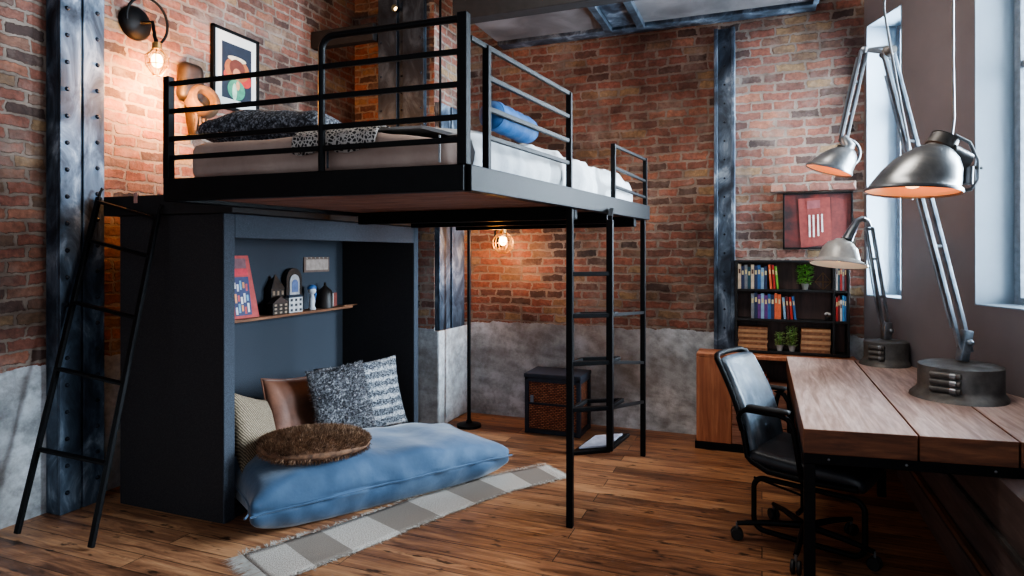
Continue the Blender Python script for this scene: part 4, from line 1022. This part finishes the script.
# wire geometric ornament + white flower
g0 = V(PY(823, 285, byf + .05).x, byf + .05, z1_ + .001); t = thing('wire_ornament', 'thin wire geometric ornament right of the trailing plant on the bookshelf', 'ornament', g0)
oc = [V(0, 0, .002), V(.055, 0, .06), V(-.055, 0, .06), V(0, .04, .06), V(0, -.04, .06), V(0, 0, .13)]
b = MB()
for i in range(6):
    for j in range(i):
        if (i, j) not in ((5, 0), (2, 1), (4, 3)): b.tube([oc[i], oc[j]], .0013, 5)
b.build('wire_frame', M['brass'], t)
g0 = V(PY(829, 312, byf + .05).x - .01, byf + .045, z2_ + .001); t = thing('flower_ornament', 'small white flower ornament at the right of the middle bookshelf row', 'ornament', g0)
b = MB(); b.lathe([(.014, 0), (.018, .02), (.008, .03)], None, 12, cap0=True, cap1=True); b.build('vase', M['rubber'], t, 1)
b = MB()
for i in range(7): b.ball(V(.014 * math.cos(i * .9), .010 * math.sin(i * .9), .045 + .004 * (i % 3)), .009, 8)
b.build('petals', flat(206, 206, 206), t, 2)
# books lying in the cabinet's open shelf
for i, (cn, w, lab) in enumerate((('maroon', .24, 'maroon flat-lying book at the bottom of the pile in the open cabinet'), ('orange', .21, 'reddish orange flat-lying book on top of the pile in the open cabinet'))):
    t = thing('flat_book', lab, 'book', (-.19 + .012 * i, cyf + .02, .521 + .036 * i)); m = flat(*((150, 62, 50) if cn == 'maroon' else (186, 92, 68)))
    b = MB(); b.box((0, 0, 0), (w, .18, .004), .001); b.box((0, 0, .030), (w, .18, .034), .001); b.box((0, 0, 0), (.005, .18, .034), .001); b.build('cover', m, t)
    MB().box((.005, .003, .0045), (w - .004, .177, .0295)).build('pages', M['paper'], t)
# framed poster above bookshelf
qa, qc = PY(783, 220, YB - .03).x, PY(853, 220, YB - .03).x; qz1, qz0 = PY(800, 193, YB - .03).z, PY(800, 249, YB - .03).z
t = thing('framed_picture', 'dark framed red book poster standing above the bookshelf against the back wall', 'picture', (qa, YB, qz0))
b = MB(); fw = .012
for lo, hi in (((qa, qz0), (qa + fw, qz1)), ((qc - fw, qz0), (qc, qz1)), ((qa, qz0), (qc, qz0 + fw)), ((qa, qz1 - fw), (qc, qz1))): b.box((lo[0], YB - .035, lo[1]), (hi[0], YB - .004, hi[1]), .002)
under(b.build('frame', M['black'], None), t)
under(MB().box((qa + .005, YB - .022, qz0 + .005), (qc - .005, YB - .005, qz1 - .005)).build('backing', simple('dark_red_print', [(.35, srgb(34, 28, 30)), (.6, srgb(98, 40, 36)), (.75, srgb(130, 60, 48))], 7, .45, detail=6), None), t)
def pq(px, py, e): p = PY(px, py, YB - .022); return V(p.x, YB - .022 - e, p.z)
def pat(cs, e, m, nm='print'): b = MB(); b.poly([pq(x, y, e) for x, y in cs]); return under(b.build(nm, m, None), t)
pat([(801, 248), (832, 243.5), (830, 197), (798, 199)], .003, flat(124, 54, 48), 'red_cover')
pat([(832, 243), (845, 240), (849, 200), (831, 197)], .0031, flat(104, 46, 42), 'red_cover')
for i, (xx, y_0, y_1) in enumerate(((809, 237, 215), (813, 237, 215), (817.5, 236, 214.5), (821.5, 232, 214))):
    pat([(xx, y_0), (xx + 1.7, y_0), (xx + 1.2, y_1), (xx - .5, y_1)], .005, flat(208, 204, 200), 'white_lettering')
pat([(807, 209), (820, 208), (820, 200), (807, 201)], .005, flat(128, 72, 74), 'faded_emblem')
# projecting brick lintel course above the poster
struct(MB().box((PY(770, 190, YB - .03).x, YB - .03, qz1 + .012), (PY(858, 190, YB - .03).x - .01, YB, qz1 + .085), .01).build('trim_4', M['brick']))

# ================================================================== DESK
dz, dth, dx0, dy0, dy1 = .75, .105, .165, 3.00, 5.06
def fy(x): return dy0 + .125 * (x - dx0)
desk = thing('desk', 'long thick plank wooden desk with black steel frame along the right wall', 'desk', (.6, 4, 0))
def wallx(y, gap=.012):
    F = (y - (RW - gap) * s_) / c_; return (RW - gap) * c_ - F * s_
xs = [dx0, .60, .955, 1.30]
for i in range(4):
    a = xs[i] + (.0035 if i else 0); c = xs[i + 1] - .0035 if i < 3 else wallx(dy0)
    yA, yC = fy(a), fy(c); pts = [(a, yA), (c, yC)]
    # clip the plank by the slanted wall
    yw_c = ((RW - .012) - c * c_) / s_      # y where wall meets x=c : R = x c + y s
    yw_a = ((RW - .012) - a * c_) / s_
    if i == 3: pts = [(a, yA), (wallx(fy(1.6)), fy(1.6)), (a, min(dy1, yw_a))]
    elif yw_c < dy1: pts += [(c, yw_c), (a, min(dy1, yw_a))] if yw_a < dy1 else [(c, yw_c), (wallx(dy1), dy1), (a, dy1)]
    else: pts += [(c, dy1), (a, dy1)]
    o = under(MB().prism(pts, dz - dth, dz, .004).build('plank', M['desk_top'], None), desk)
    o.data.materials.append(M['desk_end'])
    for p in o.data.polygons:
        if p.normal.z < .6: p.material_index = 1
zf = dz - dth - .001
b = MB(); b.bar((dx0, fy(dx0) + .032, zf - .0225), (1.52, fy(1.52) + .032, zf - .0225), .045, .045, .003); under(b.build('front_rail', M['black'], None), desk)
b = MB(); b.box((dx0 + .0, dy0 + .06, zf - .045), (dx0 + .045, dy1 - .03, zf), .003); under(b.build('side_rail', M['black'], None), desk)
for x, y in ((dx0 + .003, dy0 + .014), (dx0 + .003, dy1 - .075), (.665, 4.49)):
    under(MB().box((x, y, 0), (x + .045, y + .045, zf - .046 if x < .5 else zf), .003).build('leg', M['black'], None), desk)
for px in (828, 907, 1000):
    p = PY(px, 462, dy0 + .05); under(MB().ball(V(p.x, fy(p.x) + .010, zf - .022), .006, 8).build('bolt', M['lamp_steel'], None, 2), desk)

# ================================================================== OFFICE CHAIR
ch = thing('office_chair', 'black leather swivel office chair with tubular frame pulled up to the desk', 'chair', (.205, 3.60, 0), (0, 0, math.radians(-20)))
def seatfn(p):
    z = .455 + p.z + .02 * (p.x / .26) ** 2 * (1 if p.x < 0 else .2) - (.045 * max(0, p.x / .26 - .5) ** 2 * 2)
    return V(p.x + .06, p.y, z - .012 * (1 - (p.y / .25) ** 2))
MB().softbox(.27, .24, .042, .04, 22, 20, 6, seatfn).build('seat', M['leather'], ch, 2)
def backfn(p):
    k = (p.z + .26) / .52
    return V(-.215 - .17 * k + .05 * math.sin(k * PI) * .6 + p.x + .03 * (p.y / .22) ** 2, p.y * (1 - .10 * k ** 2), .465 + .475 * k - .0)
o = MB().softbox(.024, .215, .26, .024, 4, 20, 24, backfn).build('backrest', M['leather_mottled'], ch, 2)
b = MB(); fr = []
for i in range(31):
    a = i / 30 * PI; y = .222 * math.cos(a) if False else 0
side = lambda s: [backfn(V(-.026, s * .217, -.26 + .52 * i / 12)) for i in range(13)]
l1, r1 = side(-1), side(1)
pts = [V(.30, -.245, .425), V(.1, -.247, .415), V(-.10, -.245, .42), V(-.18, -.235, .45)] + l1 + [backfn(V(-.026, .217 * t / 5, .275)) for t in range(-4, 5)] + r1[::-1] + [V(-.18, .235, .45), V(-.10, .245, .42), V(.1, .247, .415), V(.30, .245, .425)]
MB().tube(pts, .015, 10).build('shell_frame', M['black'], ch, 1)
for s in (-1, 1):
    y = s * .275
    fx = .03 if s < 0 else -.17
    pts = [V(-.235, s * .235, .60), V(-.235, y, .67)] + [V(-.225, y, .70), V(-.20, y, .715), V(fx - .07, y, .715)] + [V(fx - .025, y, .70), V(fx, y, .66), V(fx + .03, y, .47), V(fx + .03, s * .25, .425)]
    ar = MB().tube(pts, .013, 10).build('armrest', M['black'], ch, 1)
    MB().softbox(.13, .022, .012, .012, 10, 6, 4, lambda p: V(p.x * (.8 if s < 0 else .4) + (-.09 if s < 0 else -.235), p.y + y, .734 + p.z)).build('arm_pad', M['rubber'], ar, 2)
# tubular loop beneath the seat
def rrect(x0, x1, z0, z1, r, y):
    out = []
    for cx, cz2, a in ((x1 - r, z1 - r, 0), (x0 + r, z1 - r, PI / 2), (x0 + r, z0 + r, PI), (x1 - r, z0 + r, 1.5 * PI)):
        out += arc(V(cx, y, cz2), V(1, 0, 0), V(0, 0, 1), r, a, a + PI / 2, 6)
    return out
for y in (-.11,):
    MB().tube(rrect(-.22, .30, .065, .335, .055, y), .0135, 10, closed=True).build('base_loop', M['black'], ch, 1)
b = MB(); b.tube([V(0, 0, .20), V(0, 0, .41)], .022, 14); b.tube([V(0, -.11, .2), V(0, .11, .2)], .012, 8); b.box((-.12, -.1, .40), (.16, .1, .418), .004); b.tube([V(-.22, -.11, .33), V(.0, -.02, .26), V(.0, .0, .26)], .006, 6)
b.build('swivel_column', M['black'], ch, 1)
for a in (-152, -80, -8, 64, 136):
    r_ = math.radians(a); d = V(math.cos(r_), math.sin(r_), 0); e = d * .33; ed = V(-d.y, d.x, 0)
    leg = MB().tube([V(0, 0, .105) + d * .02, V(0, 0, .10) + d * .2, V(0, 0, .085) + d * .33], [.018, .015, .012], 8).build('spoke', M['black'], ch, 1)
    cs = MB(); 
    for s in (-1, 1):
        Q = Matrix.Translation(e + V(0, 0, .031) + ed * s * .014) @ V(0, 0, 1).rotation_difference(ed).to_matrix().to_4x4()
        cs.lathe([(.012, -.009), (.027, -.009), (.031, -.005), (.031, .005), (.027, .009), (.012, .009)], Q, 16, cap0=True, cap1=True)
    co = cs.build('caster', M['rubber'], leg, 1)
    MB().tube([e + V(0, 0, .03), e + V(0, 0, .088)], .007, 8).build('caster_stem', M['lamp_steel'], leg, 1)

# ================================================================== DESK LAMPS
def shade(root, M4, rim, h, m, lining, tilt_shear, neck=True, k=1.0):
    """sheared dome shade; M4 places rim centre, local z up out of the dome"""
    sh_ = lambda z: (tilt_shear * max(0, z) / h, 0)
    prof = [(rim * 1.05, -.010 * k), (rim * 1.06, .0), (rim * .99, .012 * k), (rim * .95, h * .2), (rim * .86, h * .45), (rim * .70, h * .70), (rim * .50, h * .88), (rim * .36, h * .97), (rim * .30, h * 1.0)]
    sd_ = under(MB().lathe(prof, M4, 36, sh_).build('shade', m, None, 1), root)
    ip = [(r * .965, z - .004) for r, z in prof[1:]]
    sub(MB().lathe(ip, M4, 36, sh_, cap1=True).build('shade_lining', lining, None, 1), sd_)
    sub(MB().lathe([(rim * 1.055, -.012 * k), (rim * 1.075, -.006 * k), (rim * 1.06, .002)], M4, 36, sh_).build('rim', M['lamp_steel'], None, 1), sd_)
    return lambda z: M4 @ V(sh_(z)[0], 0, z)
def frame_from(right, up):
    z = up.normalized(); x = (right - z * right.dot(z)).normalized(); y = z.cross(x); return Matrix((x, y, z)).transposed().to_4x4()
RIGHT = W(1, 0, 0); FWD = W(0, 1, 0); UP = V(0, 0, 1)
def lamp_base(root, p, r, h, facing_dir):
    """heavy round iron base with flared foot and a switch stack"""
    T_ = Matrix.Translation(p)
    under(MB().lathe([(r * .96, 0), (r * .96, h * .06), (r * .91, h * .14), (r * .86, h * .2), (r * .84, h * .30), (r * .84, h * .93), (r * .74, h * .98), (r * .2, h * 1.02)], T_, 40, (lambda z: ((lambda q: (q.x, q.y))(facing_dir.normalized() * r * .16 * max(0, 1 - z / (h * .28))))), cap0=True, cap1=True).build('base', M['lamp_iron'], None, 1), root)
    sd = facing_dir.normalized(); ed = V(-sd.y, sd.x, 0); zq = sd
    for i in range(3):
        c = p + sd * r * .86 + V(0, 0, h * (.33 + .21 * i))
        sb = under(MB().tube([c - ed * r * .3, c + ed * r * .3], h * .085, 12).build('switch_barrel', M['lamp_iron'], None, 1), root)
        sub(MB().tube([c + ed * r * .10 + sd * .004, c + ed * r * .22 + sd * .004], h * .10, 12).build('clamp_ring', M['lamp_steel'], None, 1), sb)
def twin_arm(root, a, b_, gap, w, side, nm='arm', m=None):
    """two parallel bars joined by pins: scissor arm"""
    d = (b_ - a).normalized(); s = side.normalized() * gap / 2
    o = MB()
    for k in (-1, 1): o.bar(a + s * k, b_ + s * k, w, w * 1.3, .002, up=FWD)
    ob = under(o.build(nm, m or M['arm_blue'], None), root)
    for t_ in (.02, .35, .7, .98):
        c = lerp(a, b_, t_); under(MB().tube([c - s * 1.5, c + s * 1.5], w * .55, 8).build('pivot_pin', M['lamp_steel'], None, 1), root)
    o = MB(); o.tube([lerp(a, b_, .08) - s * 1.9, lerp(a, b_, .5) - s * 2.1, lerp(a, b_, .92) - s * 1.9], w * .3, 6); under(o.build('spring', M['lamp_steel'], None, 1), root)
# --- large lamp with the long arm reaching up
pB = V(.955, 3.80, dz)
pB = PZ(961, 402, dz); dB = (pB - V(0, 0, 0)).dot(FWD) + .13; pB = PD(960, 391, dB); pB.z = dz
rB = 44 / 640 * dB * .98; hB = .175
t = thing('desk_lamp', 'tall steel scissor-arm desk lamp with big round base in front of the wall pier', 'lamp', pB)
lamp_base(t, pB, rB, hB, (-RIGHT * .8 - FWD * .6))
e0 = PD(966, 352, dB); e1 = PD(888, 52, dB + .05)
jo = MB(); jo.bar(PD(962, 361, dB), PD(967, 330, dB), .045, .05, .006, up=FWD); jo.ball(PD(970, 343, dB - .03), .02, 10); under(jo.build('foot_joint', M['arm_blue'], None, 1), t)
jm = lerp(e0, e1, .44); ws = 1
twin_arm(t, e0, e1, .05, .018, RIGHT, 'lower_arm')
under(MB().ball(e1, .032, 12).tube([e1 - FWD * .05, e1 + FWD * .05], .02, 12).build('elbow', M['lamp_iron'], None, 1), t)
h1 = PD(864, 50, dB + .1); h2 = PD(843, 141, dB + .12)
under(MB().bar(e1, h1, .016, .02, .002).bar(e1 + V(0, 0, .03), h1 + V(0, 0, .0), .012, .012, .002).build('link', M['lamp_steel'], None), t)
under(MB().ball(h1, .02, 10).build('elbow', M['lamp_steel'], None, 2), t)
twin_arm(t, h1, h2, .03, .015, RIGHT, 'upper_arm', M['lamp_steel'])
dh = dB + .12; hc = PD(829, 169, dh); up_ = (UP * 1.0 + RIGHT * .30 - FWD * .08)
Q = Matrix.Translation(hc) @ frame_from(RIGHT, up_)
top_ = shade(t, Q, .112, .135, M['lamp_shade'], M['shade_in'], .055)
under(MB().tube([top_(.12), top_(.15), h2 + V(0, 0, .02)], [.045, .034, .02], 14).build('neck', M['lamp_shade'], None, 1), t)
pts = arc(PD(846, 153, dh), RIGHT, UP, .075, -1.2, 1.5, 10); under(MB().tube(pts, .008, 8).build('handle', M['lamp_steel'], None, 1), t)
under(MB().ball(Q @ V(.0, 0, .05), .035, 12).build('bulb', M['bulb_soft'], None, 2), t)
under(MB().tube([V(e1.x, e1.y, 4.28), PD(886, -60, dB + .05), PD(884, 10, dB + .05), PD(890, 45, dB), PD(900, 100, dB - .03), PD(908, 140, dB - .03), PD(912, 200, dB - .03)], .006, 6).build('cable', M['lamp_steel'], None, 1), t)
# --- small far lamp
dA = 4.32; pA = PD(886, 355, dA); pA.z = dz
t = thing('desk_lamp', 'smaller pale grey desk lamp with curved neck at the far end of the desk', 'lamp', pA)
lamp_base(t, pA, 23.5 / 640 * dA, .165, (-RIGHT * .8 - FWD * .6))
a0_ = PD(887, 333, dA); a1_ = PD(869, 227, dA - .02)
under(MB().bar(PD(886, 341, dA), PD(887, 322, dA), .05, .05, .006, up=FWD).ball(PD(891, 331, dA - .03), .018, 10).build('foot_joint', M['lamp_steel'], None, 1), t)
twin_arm(t, a0_, a1_, .042, .017, RIGHT, 'lower_arm', M['lamp_steel'])
pts = [a1_, PD(867, 221, dA - .02), PD(862, 218.5, dA - .03), PD(857, 221, dA - .04), PD(852, 230, dA - .05), PD(847, 240, dA - .06)]
under(MB().tube(pts, [.018, .018, .018, .02, .028, .034], 12).build('neck', M['lamp_steel'], None, 1), t)
hc = PD(838.5, 264, dA - .06); Q = Matrix.Translation(hc) @ frame_from(RIGHT, UP - RIGHT * -.14 + FWD * .10)
b = MB(); b.lathe([(.178, -.008), (.180, 0), (.155, .012), (.128, .03), (.118, .07), (.105, .11), (.075, .145), (.04, .16), (.028, .17)], Q, 36); under(b.build('shade', M['lamp_pale'], None, 1), t)
under(MB().lathe([(.173, -.006), (.15, .008), (.122, .03), (.11, .07), (.09, .115), (.03, .15)], Q, 36, cap1=True).build('shade_lining', M['shade_in_pale'], None, 1), t)
under(MB().ball(Q @ V(0, 0, .05), .035, 12).build('bulb', M['bulb_soft'], None, 2), t)
# --- hanging lamp head in front
dC = 2.62
t = thing('hanging_lamp', 'large aged metal lamp shade hanging on a cord in front of the grey wall', 'lamp', PD(915, 180, dC))
hc = PD(912, 190, dC); Q = Matrix.Translation(hc) @ frame_from(RIGHT, UP + RIGHT * .07 + FWD * .03)
top_ = shade(t, Q, .165, .185, M['lamp_shade'], M['shade_in'], .075)
c0, c1 = Q @ V(.085, 0, .145), Q @ V(.125, 0, .225)
under(MB().tube([c0, lerp(c0, c1, .4), lerp(c0, c1, .45), c1], [.058, .05, .056, .052], 20).build('cap', M['lamp_iron'], None, 1), t)
under(MB().tube([c1 - UP * .0, c1 + (c1 - c0) * .12], [.055, .03], 20).build('cap_lid', M['lamp_steel'], None, 1), t)
s0, s1 = Q @ V(.12, -.03, .15), Q @ V(.19, -.03, .12)
under(MB().tube([s0, s1], .045, 16).build('switch_housing', M['lamp_shade'], None, 1), t)
hp_ = [Q @ V(.13, -.05, .225), Q @ V(.19, -.05, .20), Q @ V(.228, -.05, .13), Q @ V(.23, -.05, .05), Q @ V(.205, -.05, .01), Q @ V(.165, -.04, .0)]
under(MB().tube(hp_, .007, 8).build('handle', M['lamp_steel'], None, 1), t)
under(MB().tube([Q @ V(.155, -.05, .10), Q @ V(.245, -.05, .10)], .006, 8).build('crossbar', M['lamp_steel'], None, 1), t)
under(MB().tube([Q @ V(.19, -.05, .10), Q @ V(.19, -.05, .03)], .02, 10).build('latch', M['lamp_steel'], None, 1), t)
under(MB().ball(Q @ V(.0, 0, .05), .045, 12).build('bulb', M['bulb_soft'], None, 2), t)
ct = Q @ V(.15, 0, .215)
under(MB().tube([ct, PD(954, 118, dC), PD(953, 60, dC), PD(953, 0, dC), V(PD(953, 0, dC).x, PD(953, 0, dC).y, 4.29)], .005, 6).build('cord', M['lamp_steel'], None, 1), t)

for o in list(COL.objects):
    g_ = {'throw_pillow': 'throw pillows in the felt alcove', 'potted_plant': 'potted plants on the bookshelf', 'steel_column': 'steel columns along the brick walls', 'wall_sconce': 'caged wall sconces', 'desk_lamp': 'scissor lamps on the desk', 'framed_picture': 'framed pictures on the brick walls'}.get(o.name.split('.')[0])
    if g_ and o.parent is None and 'category' in o: o['group'] = g_
# ================================================================== CAMERA, LIGHT, WORLD
cam = bpy.data.cameras.new('camera'); co = bpy.data.objects.new('camera', cam); COL.objects.link(co)
co.location = (0, 0, H); co.rotation_euler = (PI / 2, 0, YAW)
cam.sensor_width = 36; cam.lens = FPX / 1024 * 36; cam.shift_y = -(288 - HZN) / 1024; cam.clip_start = .05
bpy.context.scene.camera = co
COOL = (.80, .90, 1.0)
rotw = (PI / 2, 0, YAW + PI / 2)   # area lights facing -R, into the room
for i, (F0, F1, z0, z1) in enumerate(WIN):
    p = W(3.30, (F0 + F1) / 2, (z0 + z1) / 2 + .1)
    w = F1 - F0
    light('AREA', 'window_daylight', p, [1300, 800, 90, 40][i], COOL, w + .3, (PI / 2, 0, YAW + PI / 2 - [0, .5, .3, 0][i]), z1 - z0 + .3)  # the last two shine through the added, unseen windows
light('AREA', 'overhead_fill', (-.5, 3.3, 4.15), 105, (1.0, .93, .85), 1.4, (math.radians(32), 0, math.radians(10)))  # added fill above the view, brightens back wall, desk and floor
wd = bpy.data.worlds.new('world'); bpy.context.scene.world = wd; wd.use_nodes = True
bg = wd.node_tree.nodes['Background']; bg.inputs[0].default_value = (.80, .88, 1.0, 1); bg.inputs[1].default_value = 1.08
sc_ = bpy.context.scene
sc_.view_settings.view_transform = 'AgX'
try: sc_.view_settings.look = 'AgX - Medium High Contrast'
except Exception: pass
sc_.view_settings.exposure = -0.18
